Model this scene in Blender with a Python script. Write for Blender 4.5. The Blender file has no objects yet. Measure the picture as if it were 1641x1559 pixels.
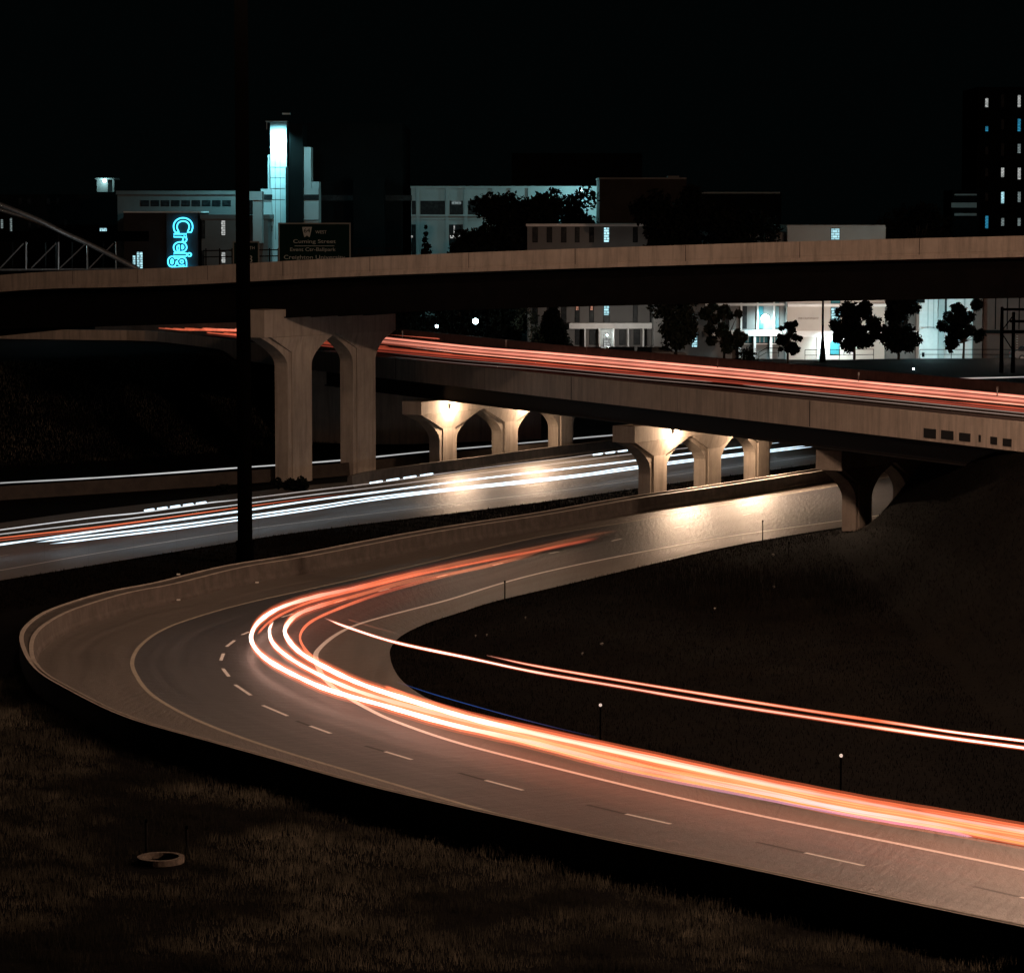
import bpy, math, random
import numpy as np
from mathutils import Vector
from mathutils.geometry import tessellate_polygon
random.seed(7); rng = np.random.default_rng(7)
S = bpy.context.scene
COL = S.collection

# ------------------------------------------------------------------ camera
CH, F, HZ = 22.0, 5000.0, 335.0            # eye height (m), focal length and horizon in photo pixels
PITCH = math.atan((779.5 - HZ) / F)
cam = bpy.data.cameras.new('camera'); co = bpy.data.objects.new('camera', cam); COL.objects.link(co)
cam.sensor_width = 36; cam.lens = 36 * F / 1641; cam.clip_start = 1; cam.clip_end = 6000
co.location = (0, 0, CH); co.rotation_euler = (math.pi / 2 - PITCH, 0, 0)
S.camera = co
# ------------------------------------------------------------------ world, exposure
w = bpy.data.worlds.new('World'); S.world = w; w.use_nodes = True
nt = w.node_tree; bg = nt.nodes['Background']
sky = nt.nodes.new('ShaderNodeTexSky'); sky.sky_type = 'NISHITA'; sky.sun_disc = False
sky.sun_elevation = math.radians(-8); sky.sun_rotation = math.radians(200)
mix = nt.nodes.new('ShaderNodeMix'); mix.data_type = 'RGBA'; mix.inputs[0].default_value = .9
mix.inputs[7].default_value = (.00055, .0011, .0011, 1)
nt.links.new(sky.outputs[0], mix.inputs[6]); nt.links.new(mix.outputs[2], bg.inputs[0]); bg.inputs[1].default_value = 1
S.view_settings.view_transform = 'Standard'; S.view_settings.look = 'None'
S.view_settings.exposure = 0; S.view_settings.gamma = 1
S.render.engine = 'CYCLES'
cy = S.cycles
cy.use_denoising = True; cy.denoiser = 'OPENIMAGEDENOISE'; cy.use_light_tree = True
cy.max_bounces = 5; cy.diffuse_bounces = 2; cy.glossy_bounces = 3; cy.transmission_bounces = 2; cy.transparent_max_bounces = 48
cy.sample_clamp_indirect = 4; cy.caustics_reflective = False; cy.caustics_refractive = False

# ------------------------------------------------------------------ out-of-frame high-mast lamps of the interchange
WARM = (1.0, .62, .42)
def lamp(name, loc, power, color, radius=.3, spot=None, parent=None, blend=.6, aim=None):
    d = bpy.data.lights.new(name, 'SPOT' if spot else 'POINT')
    d.energy = power; d.color = color; d.shadow_soft_size = radius
    if spot: d.spot_size = math.radians(spot); d.spot_blend = blend
    o = bpy.data.objects.new(name, d); COL.objects.link(o); o.location = loc
    if aim is not None:
        o.rotation_euler = (Vector(aim) - Vector(loc)).to_track_quat('-Z', 'Y').to_euler()
    if parent is not None:
        o.parent = parent; o.location = Vector(loc) - parent.location
    return o
# (x, y, height, power): the mast in the picture and its neighbours along the interchange
MASTS = [(-16.6, 193.0, 44, 14000), (92.0, 84.0, 42.0, 440000), (27.2, 148.0, 34.0, 78000), (-75.0, 225.0, 34.0, 9000)]

# ------------------------------------------------------------------ helpers
def lin(c): return tuple(((v / 255) / 12.92 if v <= 10 else ((v / 255 + .055) / 1.055) ** 2.4) for v in c)
cp, sp = math.cos(PITCH), math.sin(PITCH)
def ray(x, y):
    dx, dy = x - 820.5, -(y - 779.5)
    return Vector((dx, F * cp + dy * sp, -F * sp + dy * cp))
def G(x, y, z=0.0):                      # the point of height z seen at photo pixel (x, y)
    r = ray(x, y); t = (z - CH) / r.z
    return Vector((r.x * t, r.y * t, z))
def A(x, y, D):                          # the point at distance D seen at photo pixel (x, y)
    r = ray(x, y); t = D / r.y
    return Vector((r.x * t, D, CH + r.z * t))

def origin_of(o):
    v = Vector((0, 0, 0))
    while o is not None:
        v += o.location; o = o.parent
    return v
def tag(o, label=None, cat=None, group=None, kind=None):
    if label: o['label'] = label
    if cat: o['category'] = cat
    if group: o['group'] = group
    if kind: o['kind'] = kind
    return o
def thing(name, loc, label, cat, group=None):
    o = bpy.data.objects.new(name, None); COL.objects.link(o); o.location = loc; o.empty_display_size = .3
    return tag(o, label, cat, group)

class MB:
    def __init__(s): s.v = []; s.f = []; s.uv = None; s.col = None
    def add(s, vs, fs):
        n = len(s.v); s.v += [tuple(v) for v in vs]; s.f += [tuple(i + n for i in f) for f in fs]
    def box(s, a, b):
        x0, x1 = sorted((a[0], b[0])); y0, y1 = sorted((a[1], b[1])); z0, z1 = sorted((a[2], b[2]))
        s.add([(x0,y0,z0),(x1,y0,z0),(x1,y1,z0),(x0,y1,z0),(x0,y0,z1),(x1,y0,z1),(x1,y1,z1),(x0,y1,z1)],
              [(0,3,2,1),(4,5,6,7),(0,1,5,4),(1,2,6,5),(2,3,7,6),(3,0,4,7)])
    def obox(s, c, u, hl, hw, z0, z1):   # box along direction u in plan
        u = Vector((u[0], u[1], 0)).normalized(); n = Vector((-u.y, u.x, 0)); c = Vector((c[0], c[1], 0))
        q = [c - u*hl - n*hw, c + u*hl - n*hw, c + u*hl + n*hw, c - u*hl + n*hw]
        s.add([(p.x, p.y, z0) for p in q] + [(p.x, p.y, z1) for p in q],
              [(0,3,2,1),(4,5,6,7),(0,1,5,4),(1,2,6,5),(2,3,7,6),(3,0,4,7)])
    def tube(s, pts, r, n=6, caps=True):
        pts = [Vector(p) for p in pts]; rs = r if isinstance(r, (list, tuple, np.ndarray)) else [r]*len(pts)
        base = len(s.v)
        for i, p in enumerate(pts):
            t = (pts[min(i+1, len(pts)-1)] - pts[max(i-1, 0)])
            t = t.normalized() if t.length > 1e-9 else Vector((0,0,1))
            a = t.cross(Vector((0,0,1)));
            if a.length < .05: a = t.cross(Vector((0,1,0)))
            a.normalize(); b = t.cross(a)
            for k in range(n):
                th = 2*math.pi*k/n
                q = p + (a*math.cos(th) + b*math.sin(th))*rs[i]; s.v.append((q.x, q.y, q.z))
        for i in range(len(pts)-1):
            for k in range(n):
                a0 = base + i*n + k; a1 = base + i*n + (k+1) % n
                s.f.append((a0, a1, a1+n, a0+n))
        if caps:
            s.f.append(tuple(base + k for k in range(n))[::-1]); e = base + (len(pts)-1)*n
            s.f.append(tuple(e + k for k in range(n)))
    def prism(s, poly, origin, u, half, z_off=0):   # poly in (s, z), extruded +-half across direction u
        u = Vector((u[0], u[1], 0)).normalized(); n = Vector((-u.y, u.x, 0)); o = Vector(origin)
        A_ = [o + u*a + n*half + Vector((0,0,b+z_off)) for a, b in poly]; B_ = [o + u*a - n*half + Vector((0,0,b+z_off)) for a, b in poly]
        tri = tessellate_polygon([[Vector((a, b, 0)) for a, b in poly]]); N = len(poly)
        s.add(A_ + B_, [tuple(t) for t in tri] + [tuple(i + N for i in t[::-1]) for t in tri] + [(i, (i+1) % N, (i+1) % N + N, i + N) for i in range(N)])
    def sweep(s, path, prof, closed_prof=True):     # prof: list of (offset to the left, z) or function(i)
        base = len(s.v); P = [Vector((p[0], p[1], 0)) for p in path]; Z = [p[2] for p in path]
        for i, p in enumerate(P):
            t = (P[min(i+1, len(P)-1)] - P[max(i-1, 0)]).normalized(); n = Vector((-t.y, t.x, 0))
            pr = prof(i) if callable(prof) else prof
            for a, b in pr: q = p + n*a; s.v.append((q.x, q.y, Z[i] + b))
        m = len(pr)
        for i in range(len(P)-1):
            for k in range(m if closed_prof else m-1):
                a0 = base + i*m + k; a1 = base + i*m + (k+1) % m; s.f.append((a0, a0+m, a1+m, a1))
        if closed_prof:
            s.f.append(tuple(base + k for k in range(m))); e = base + (len(P)-1)*m; s.f.append(tuple(e + k for k in range(m))[::-1])
    def build(s, name, mat, parent=None, label=None, cat=None, group=None, kind=None, smooth=False, fix=True):
        v = np.array(s.v, dtype=float)
        if parent is not None: org = np.array(origin_of(parent)); loc = (0, 0, 0)
        elif kind == 'structure' or kind == 'stuff': org = np.zeros(3); loc = (0, 0, 0)
        else:
            org = np.array([(v[:,0].min()+v[:,0].max())/2, (v[:,1].min()+v[:,1].max())/2, v[:,2].min()]); loc = tuple(org)
        v = v - org
        me = bpy.data.meshes.new(name); me.from_pydata(v.tolist(), [], s.f)
        if s.uv is not None:
            ul = me.uv_layers.new(name='UVMap'); li = np.zeros(len(me.loops), dtype=np.int32); me.loops.foreach_get('vertex_index', li)
            ul.data.foreach_set('uv', np.array(s.uv, dtype=np.float32)[li].ravel())
        if s.col is not None:
            ca = me.color_attributes.new('glow', 'FLOAT_COLOR', 'POINT')
            c = np.ones((len(s.v), 4), dtype=np.float32); c[:, :3] = np.array(s.col); ca.data.foreach_set('color', c.ravel())
        if fix:
            import bmesh
            bm = bmesh.new(); bm.from_mesh(me); bmesh.ops.recalc_face_normals(bm, faces=bm.faces); bm.to_mesh(me); bm.free()
        if smooth: me.polygons.foreach_set('use_smooth', [True]*len(me.polygons))
        me.materials.append(mat); me.update()
        o = bpy.data.objects.new(name, me); COL.objects.link(o); o.location = loc
        if parent is not None: o.parent = parent
        return tag(o, label, cat, group, kind)

def crom(P, n=8):                         # Catmull-Rom through points
    P = [Vector(p) for p in P]; out = []
    for i in range(len(P)-1):
        p0 = P[max(i-1, 0)]; p1 = P[i]; p2 = P[i+1]; p3 = P[min(i+2, len(P)-1)]
        if i == 0: p0 = p1*2 - p2
        if i == len(P)-2: p3 = p2*2 - p1
        for k in range(n):
            t = k/n; out.append(.5*((2*p1) + (p2-p0)*t + (2*p0-5*p1+4*p2-p3)*t*t + (3*p1-p0-3*p2+p3)*t**3))
    out.append(P[-1]); return out
def smooth_pts(P, it=2):
    P = [Vector(p) for p in P]
    for _ in range(it):
        P = [P[0]] + [(P[i-1] + P[i]*2 + P[i+1])/4 for i in range(1, len(P)-1)] + [P[-1]]
    return P
def resample(P, step):
    L = [0]
    for i in range(1, len(P)): L.append(L[-1] + (P[i]-P[i-1]).length)
    n = max(2, int(L[-1]/step)); xs = np.linspace(0, L[-1], n+1); P_ = np.array([tuple(p) for p in P])
    return [Vector((np.interp(x, L, P_[:,0]), np.interp(x, L, P_[:,1]), np.interp(x, L, P_[:,2]))) for x in xs]
def sstep(a, b, x):
    t = np.clip((x-a)/(b-a), 0, 1); return t*t*(3-2*t)

# ------------------------------------------------------------------ materials
def mat(name, base=(.5,.5,.5), rough=.8, metal=0, spec=.5, noise=None, noise2=None, bump=0, bscale=8, streak=0, coord='Object', emis=None, estr=0):
    m = bpy.data.materials.new(name); m.use_nodes = True; t = m.node_tree; N = t.nodes; L = t.links
    b = N['Principled BSDF']; b.inputs['Roughness'].default_value = rough; b.inputs['Metallic'].default_value = metal
    b.inputs['Specular IOR Level'].default_value = spec; b.inputs['Base Color'].default_value = (*base, 1)
    tc = N.new('ShaderNodeTexCoord'); src = tc.outputs[coord]; cur = None
    def noi(scale, detail=5, vec=None, r=.6):
        n = N.new('ShaderNodeTexNoise'); n.inputs['Scale'].default_value = scale; n.inputs['Detail'].default_value = detail
        n.inputs['Roughness'].default_value = r; L.new(vec or src, n.inputs['Vector']); return n.outputs['Fac']
    def mixc(a, fac, col2, lo, hi):
        mr = N.new('ShaderNodeMapRange'); L.new(fac, mr.inputs[0]); mr.inputs[1].default_value = lo; mr.inputs[2].default_value = hi
        x = N.new('ShaderNodeMix'); x.data_type = 'RGBA'; L.new(mr.outputs[0], x.inputs[0])
        if a is None: x.inputs[6].default_value = (*base, 1)
        else: L.new(a, x.inputs[6])
        x.inputs[7].default_value = (*col2, 1); return x.outputs[2]
    for sc_, c2, lo, hi in ([noise] if noise else []) + ([noise2] if noise2 else []):
        cur = mixc(cur, noi(sc_), c2, lo, hi)
    if streak:
        mp = N.new('ShaderNodeMapping'); mp.inputs['Scale'].default_value = (1, 1, .08); L.new(src, mp.inputs[0])
        cur = mixc(cur, noi(2.2, 6, mp.outputs[0], .7), tuple(c*streak for c in base), .45, .75)
    if cur is not None: L.new(cur, b.inputs['Base Color'])
    if bump:
        bn = N.new('ShaderNodeBump'); bn.inputs['Strength'].default_value = bump; bn.inputs['Distance'].default_value = .05
        L.new(noi(bscale, 8), bn.inputs['Height']); L.new(bn.outputs[0], b.inputs['Normal'])
    if emis: b.inputs['Emission Color'].default_value = (*emis, 1); b.inputs['Emission Strength'].default_value = estr
    return m

def pavement(name, base, dark):
    # u = metres along, v = metres across from the outer edge line; wheel tracks, joints, worn patches
    m = bpy.data.materials.new(name); m.use_nodes = True; t = m.node_tree; N = t.nodes; L = t.links; b = N['Principled BSDF']
    uv = N.new('ShaderNodeTexCoord'); src = uv.outputs['UV']
    def noi(scale, vec, detail=6, r=.6):
        n = N.new('ShaderNodeTexNoise'); n.inputs['Scale'].default_value = scale; n.inputs['Detail'].default_value = detail
        n.inputs['Roughness'].default_value = r; L.new(vec, n.inputs['Vector']); return n.outputs['Fac']
    def mapping(sc):
        mp = N.new('ShaderNodeMapping'); mp.inputs['Scale'].default_value = sc; L.new(src, mp.inputs[0]); return mp.outputs[0]
    def mr(x, a, b_, c, d):
        n = N.new('ShaderNodeMapRange'); L.new(x, n.inputs[0])
        for i, v in enumerate((a, b_, c, d)): n.inputs[i+1].default_value = v
        return n.outputs[0]
    def mth(op, a, b_):
        n = N.new('ShaderNodeMath'); n.operation = op
        for i, x in enumerate((a, b_)):
            if isinstance(x, (int, float)): n.inputs[i].default_value = x
            else: L.new(x, n.inputs[i])
        return n.outputs[0]
    streaks = mr(noi(1.0, mapping((.03, 1.1, 1)), 4), .35, .7, 0, 1)       # long along-lane streaks
    blot = mr(noi(.12, mapping((1, 1, 1)), 5), .35, .7, 0, 1)
    fine = mr(noi(3.0, mapping((1, 1, 1)), 8, .8), .3, .7, 0, 1)
    fac = mth('ADD', mth('MULTIPLY', streaks, .55), mth('ADD', mth('MULTIPLY', blot, .3), mth('MULTIPLY', fine, .25)))
    x = N.new('ShaderNodeMix'); x.data_type = 'RGBA'; L.new(fac, x.inputs[0]); x.inputs[6].default_value = (*base, 1); x.inputs[7].default_value = (*dark, 1)
    # transverse joints of the concrete slabs every 4.8 m
    sep = N.new('ShaderNodeSeparateXYZ'); L.new(src, sep.inputs[0])
    fr = mth('FRACT', mth('DIVIDE', sep.outputs[0], 4.8), 0); jt = mth('LESS_THAN', fr, .012)
    x2 = N.new('ShaderNodeMix'); x2.data_type = 'RGBA'; L.new(mth('MULTIPLY', jt, .45), x2.inputs[0]); L.new(x.outputs[2], x2.inputs[6]); x2.inputs[7].default_value = (.02,.018,.016,1)
    L.new(x2.outputs[2], b.inputs['Base Color'])
    L.new(mr(mth('ADD', mth('MULTIPLY', streaks, .6), mth('MULTIPLY', fine, .4)), 0, 1, .58, .38), b.inputs['Roughness'])
    b.inputs['Specular IOR Level'].default_value = .5
    bn = N.new('ShaderNodeBump'); bn.inputs['Strength'].default_value = .9; bn.inputs['Distance'].default_value = .045
    L.new(mth('ADD', noi(1.3, mapping((1.5, .45, 1)), 6), mth('MULTIPLY', noi(14, mapping((1, 1, 1)), 3), .25)), bn.inputs['Height']); L.new(bn.outputs[0], b.inputs['Normal'])
    return m

M = {}
M['ramp'] = pavement('ramp concrete', (.082,.082,.09), (.028,.028,.031))
M['shoulder'] = pavement('shoulder concrete', (.14,.122,.108), (.07,.06,.053))
M['main'] = pavement('mainline concrete', (.17,.165,.16), (.06,.058,.056))
M['deck'] = pavement('deck concrete', (.10,.09,.085), (.05,.045,.042))
M['paint'] = mat('white road paint', (.85,.83,.80), .5, noise=(6,(.4,.38,.36),.5,.8))
M['dim_paint'] = mat('worn road paint', (.42,.38,.30), .6, noise=(4,(.25,.22,.2),.45,.75))
M['tar'] = mat('black contrast paint', (.012,.012,.012), .6)
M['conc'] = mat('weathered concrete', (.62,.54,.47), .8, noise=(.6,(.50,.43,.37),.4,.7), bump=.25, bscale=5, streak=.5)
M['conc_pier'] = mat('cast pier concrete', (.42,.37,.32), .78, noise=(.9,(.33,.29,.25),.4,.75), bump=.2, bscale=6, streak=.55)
M['conc_bar'] = mat('barrier concrete', (.10,.088,.08), .75, spec=.2, noise=(1.3,(.055,.048,.043),.4,.75), bump=.3, bscale=4, streak=.6)  # dark tone stands for the unlit inner face of the curve barrier
M['lip'] = mat('pale coping concrete', (.42,.37,.32), .75, noise=(1.3,(.28,.25,.22),.4,.75))  # pale copy, lamp light on the barrier top put into its colour
M['conc_dim'] = mat('unlit concrete', (.06,.05,.043), .85, spec=.2, noise=(1.3,(.04,.034,.03),.4,.7))  # dark copy of the barrier concrete, weaker light put into its colour
M['steel'] = mat('dark girder steel', (.006,.005,.005), .8, spec=.1, noise=(1,(.003,.003,.003),.4,.7))  # near-black, the shade under the decks is put into the colour
M['black'] = mat('dark painted steel', (.001,.001,.001), .9, spec=0)
M['grey_steel'] = mat('galvanised steel', (.32,.33,.33), .45, metal=.6, noise=(3,(.2,.2,.2),.4,.7))
M['soil'] = mat('dry soil and turf', (.0038,.003,.0022), .95, spec=.03, noise=(.35,(.0015,.0012,.001),.35,.65), noise2=(3,(.008,.006,.004),.55,.8), bump=.8, bscale=3)
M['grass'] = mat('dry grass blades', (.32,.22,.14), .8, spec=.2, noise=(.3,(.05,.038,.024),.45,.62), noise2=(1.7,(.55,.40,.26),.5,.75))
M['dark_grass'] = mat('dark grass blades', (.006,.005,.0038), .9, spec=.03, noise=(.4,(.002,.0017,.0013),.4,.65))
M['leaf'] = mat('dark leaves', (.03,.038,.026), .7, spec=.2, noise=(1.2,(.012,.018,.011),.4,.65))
M['leaf_dark'] = mat('shadowed dense leaves', (.005,.007,.005), .8, spec=.08, noise=(1.2,(.003,.004,.003),.4,.65))  # darkened leaf copy, shade put into the colour of the black crowns
M['bark'] = mat('bark', (.035,.028,.022), .9, bump=.6, bscale=10)
M['wall_grey'] = mat('grey precast wall', (.16,.155,.15), .8, spec=.2, noise=(.4,(.13,.125,.12),.4,.7), bump=.1)
M['wall_warm'] = mat('cream precast wall', (.46,.425,.39), .8, spec=.2, noise=(.35,(.40,.365,.335),.4,.7), bump=.1)
M['wall_white'] = mat('white trim', (.75,.75,.74), .7, noise=(1,(.62,.62,.61),.4,.7))
M['wall_brown'] = mat('brown brick wall', (.10,.07,.06), .85, noise=(.5,(.075,.053,.045),.4,.7), noise2=(8,(.12,.085,.07),.5,.8))
M['wall_dim'] = mat('dark brown wall', (.035,.028,.024), .9, spec=.1, noise=(.5,(.025,.02,.017),.4,.7))  # much darker brown than the brick wall
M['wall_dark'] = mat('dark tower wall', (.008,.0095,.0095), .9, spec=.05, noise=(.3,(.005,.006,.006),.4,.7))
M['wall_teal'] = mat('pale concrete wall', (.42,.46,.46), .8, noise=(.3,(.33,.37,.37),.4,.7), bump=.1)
M['glass_dark'] = mat('dark window glass', (.008,.010,.012), .4, spec=.15, noise=(2,(.03,.035,.035),.45,.7))
M['glass_teal'] = mat('teal window glass', (.03,.16,.19), .2)
M['sign_green'] = mat('green sign sheeting', (.001,.010,.008), .8, spec=.05)
M['sign_white'] = mat('white sign lettering', (.28,.31,.31), .8, spec=.1)
M['letter'] = mat('bronze letters', (.10,.07,.05), .5)
M['car'] = mat('dark car paint', (.03,.03,.033), .25); M['car_b'] = mat('grey car paint', (.10,.10,.10), .3)
M['tyre'] = mat('tyre rubber', (.015,.015,.015), .8)
M['brickring'] = mat('pale concrete ring', (.13,.10,.078), .9, noise=(6,(.04,.032,.026),.4,.7), bump=.5)
def emit(name, col, s, sampling='AUTO'):
    m = bpy.data.materials.new(name); m.use_nodes = True; t = m.node_tree; t.nodes.clear()
    e = t.nodes.new('ShaderNodeEmission'); o = t.nodes.new('ShaderNodeOutputMaterial'); t.links.new(e.outputs[0], o.inputs[0])
    e.inputs[0].default_value = (*col, 1); e.inputs[1].default_value = s; m.cycles.emission_sampling = sampling; return m
def emit_window(name, col, s):           # blinds and furniture break up a lit pane
    m = emit(name, col, s, 'NONE'); t = m.node_tree; e = t.nodes['Emission']
    tc = t.nodes.new('ShaderNodeTexCoord'); br = t.nodes.new('ShaderNodeTexBrick'); mp = t.nodes.new('ShaderNodeMapping'); mp.inputs['Rotation'].default_value = (math.pi/2, 0, 0)
    t.links.new(tc.outputs['Object'], mp.inputs[0]); t.links.new(mp.outputs[0], br.inputs[0]); br.inputs['Scale'].default_value = .9
    br.inputs['Color1'].default_value = (*col, 1); br.inputs['Color2'].default_value = (*[c*.6 for c in col], 1); br.inputs['Mortar'].default_value = (*[c*.12 for c in col], 1)
    br.inputs['Mortar Size'].default_value = .03; t.links.new(br.outputs[0], e.inputs[0]); return m
M['lamp_warm'] = emit('warm lamp lens', (1, .78, .55), 30, 'NONE')
M['lamp_cool'] = emit('cool lamp lens', (.65, .95, 1), 30, 'NONE')
M['win_cool'] = emit_window('lit window cool', (.50, .90, 1.0), 1.3)
M['win_dim'] = emit_window('lit window dim', (.6, .75, .75), .35)
M['win_blue'] = emit_window('lit window blue', (.05, .45, .75), .6)
M['win_white'] = emit_window('lit window white', (.9, .93, .9), .6)
M['win_red'] = emit_window('lit window warm', (1, .45, .3), .6)
M['neon'] = emit('blue neon tube', (.06, .62, 1.0), 3.2)
def glow_mat(name, strength, sampling):
    m = bpy.data.materials.new(name); m.use_nodes = True; t = m.node_tree; t.nodes.clear()
    e = t.nodes.new('ShaderNodeEmission'); o = t.nodes.new('ShaderNodeOutputMaterial'); t.links.new(e.outputs[0], o.inputs[0])
    a = t.nodes.new('ShaderNodeAttribute'); a.attribute_name = 'glow'; t.links.new(a.outputs['Color'], e.inputs[0])
    tr = t.nodes.new('ShaderNodeBsdfTransparent'); ad = t.nodes.new('ShaderNodeAddShader')      # light hides nothing behind it
    t.links.new(e.outputs[0], ad.inputs[0]); t.links.new(tr.outputs[0], ad.inputs[1]); t.links.new(ad.outputs[0], o.inputs[0])
    e.inputs[1].default_value = strength; m.cycles.emission_sampling = sampling; return m
M['trail'] = glow_mat('vehicle light', .52, 'AUTO'); M['trail_weak'] = glow_mat('faint vehicle light', .56, 'NONE')

def blades(name, c1, c2, c3, tr=.5):
    m = mat(name, c1, .8, spec=.1, noise=(1.6, c3, .5, .72), noise2=(.11, c2, .40, .56)); t = m.node_tree; b = t.nodes['Principled BSDF']; out = t.nodes['Material Output']
    x = t.nodes.new('ShaderNodeMixShader'); tl = t.nodes.new('ShaderNodeBsdfTranslucent'); x.inputs[0].default_value = tr
    t.links.new(b.inputs['Base Color'].links[0].from_socket, tl.inputs[0]); t.links.new(b.outputs[0], x.inputs[1]); t.links.new(tl.outputs[0], x.inputs[2]); t.links.new(x.outputs[0], out.inputs[0]); return m
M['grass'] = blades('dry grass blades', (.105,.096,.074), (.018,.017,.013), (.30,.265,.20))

# ------------------------------------------------------------------ road guides (world metres, from stations)
# barrier foot (with height of the measured line), outer edge line, inner edge line, inner pavement edge
ST = [((1480,749,0),(1485,755),(1480,816),(1480,826)),
      ((1330,773,0),(1330,780),(1320,838),(1320,849)),
      ((1184,797,0),(1184,805),(1170,859),(1165,876)),
      ((1030,820,0),(1035,832),(1030,884),(1023,909)),
      ((892,846,0),(880,857),(892,912),(892,940)),
      ((760,867,0),(760,884),(802,935),(790,964)),
      ((640,889,0),(692,900),(726,959),(735,982)),
      ((500,918,0),(600,921),(665,975),(690,996)),
      ((396,935,0),(500,943),(604,991),(658,1010)),
      ((286,964,0),(396,966),(561,1005),(640,1021)),
      ((213,978,0),(320,987),(531,1022),(630,1032)),
      ((137,1002,0),(262,1008),(509,1042),(625,1041)),
      ((97,1020,0),(226,1033),(506,1055),(625,1050)),
      ((61,1051,0),(212,1057),(512,1074),(627,1061)),
      ((66,1067,1),(216,1078),(527,1095),(633,1075)),
      ((128,1106,1),(238,1109),(560,1119),(643,1089)),
      ((213,1147,1),(285,1139),(600,1141),(665,1107)),
      ((324,1179,1),(350,1168),(634,1156),(700,1125)),
      ((451,1214,1),(448,1202),(726,1188),(790,1153)),
      ((616,1260,1),(590,1244),(860,1223),(900,1186)),
      ((852,1313,1),(800,1305),(1035,1266),(1035,1225)),
      ((1005,1347,1),(1000,1358),(1200,1303),(1200,1270)),
      ((1200,1386,1),(1200,1404),(1356,1335),(1400,1314)),
      ((1500,1450,1),(1500,1474),(1641,1393),(1641,1357)),
      ((1800,1511,1),(1800,1543),(1930,1455),(1930,1415))]
def guide(k):
    P = []
    for s_ in ST:
        q = s_[k]
        p = G(*q) if k == 0 else G(q[0], q[1], 0); p.z = 0; P.append(p)
    P.insert(0, P[0] + (P[0]-P[1])*1.6); P.append(P[-1] + (P[-1]-P[-2])*2.5)
    return smooth_pts(crom(P, 8), 6)
gO, gE1, gE2, gS = (guide(k) for k in range(4))
NG = len(gO)
def lerp_guides(*cols):                 # columns across the road, shared stations -> mesh grid with uv
    mb = MB(); mb.uv = []; n = len(cols); L = 0
    for i in range(len(cols[0])):
        mid0 = cols[n//2][i]
        if i: L += (mid0 - cols[n//2][i-1]).length
        acc = 0
        for k in range(n):
            p = cols[k][i]
            if k: acc += (p - cols[k-1][i]).length
            mb.v.append(tuple(p)); mb.uv.append((L, acc))
    for i in range(len(cols[0])-1):
        for k in range(n-1):
            a = i*n+k; mb.f.append((a, a+1, a+1+n, a+n))
    q = [Vector(mb.v[j]) for j in mb.f[0]]
    if (q[1]-q[0]).cross(q[2]-q[0]).z < 0: mb.f = [f[::-1] for f in mb.f]
    return mb
def cols_between(a, b, m):
    return [[a[i].lerp(b[i], j/m) for i in range(len(a))] for j in range(m)]
lerp_guides(*(cols_between(gE1, gE2, 4) + [gE2])).build('ramp_road', M['ramp'], kind='structure', fix=False)
lerp_guides(*(cols_between(gO, gE1, 2) + [gE1])).build('road_shoulder', M['shoulder'], kind='structure', fix=False)
lerp_guides(*(cols_between(gE2, gS, 2) + [gS])).build('road_shoulder', M['shoulder'], kind='structure', fix=False)

def strip(path, wdt, z):
    P = [Vector(p) for p in path]; mb = MB()
    for i, p in enumerate(P):
        t = (P[min(i+1, len(P)-1)] - P[max(i-1, 0)]); t.z = 0; t.normalize(); n = Vector((-t.y, t.x, 0))*wdt/2
        mb.v += [(p.x+n.x, p.y+n.y, z), (p.x-n.x, p.y-n.y, z)]
    mb.f = [(2*i, 2*i+1, 2*i+3, 2*i+2) for i in range(len(P)-1)]
    return mb
strip(gE1, .20, .006).build('edge_line', M['dim_paint'], kind='structure')
strip(gE2, .26, .006).build('edge_line', M['paint'], kind='structure')
dashes = [((1290,1366),(1385,1387)),((1003,1304),(1075,1320)),((778,1250),(838,1266)),((617,1204),(660,1217)),((497,1163),(530,1175)),((421,1130),(461,1147)),
          ((377,1097),(402,1114)),((357,1071),(367,1084)),((354,1058),(358,1047)),((363,1036),(376,1026)),((388,1017),(400,1012)),((537,965),(555,960)),((607,948),(625,943)),((452,989),(470,983)),
          ((1560+75,1437),(1730,1459)), ((700,925),(716,921)),((790,906),(806,902)),((880,887),(896,884)),((980,867),(996,863)),((1080,846),(1096,843)),((1190,826),(1204,823))]
mb = MB()
for a, b in dashes:
    s_ = strip([G(*a), G(*b)], .17, .006); mb.add(s_.v, s_.f)
mb.build('lane_marking', M['paint'], kind='structure')
mb = MB()
for a, b in [((1212,1349),(1290,1366)),((940,1289),(1003,1304)),((1560,1420),(1635,1437)),((735,1238),(778,1250)),((585,1195),(617,1204)),((475,1155),(497,1163))]:
    s_ = strip([G(*a), G(*b)], .17, .0055); mb.add(s_.v, s_.f)
mb.build('lane_marking', M['tar'], kind='structure')

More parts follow.
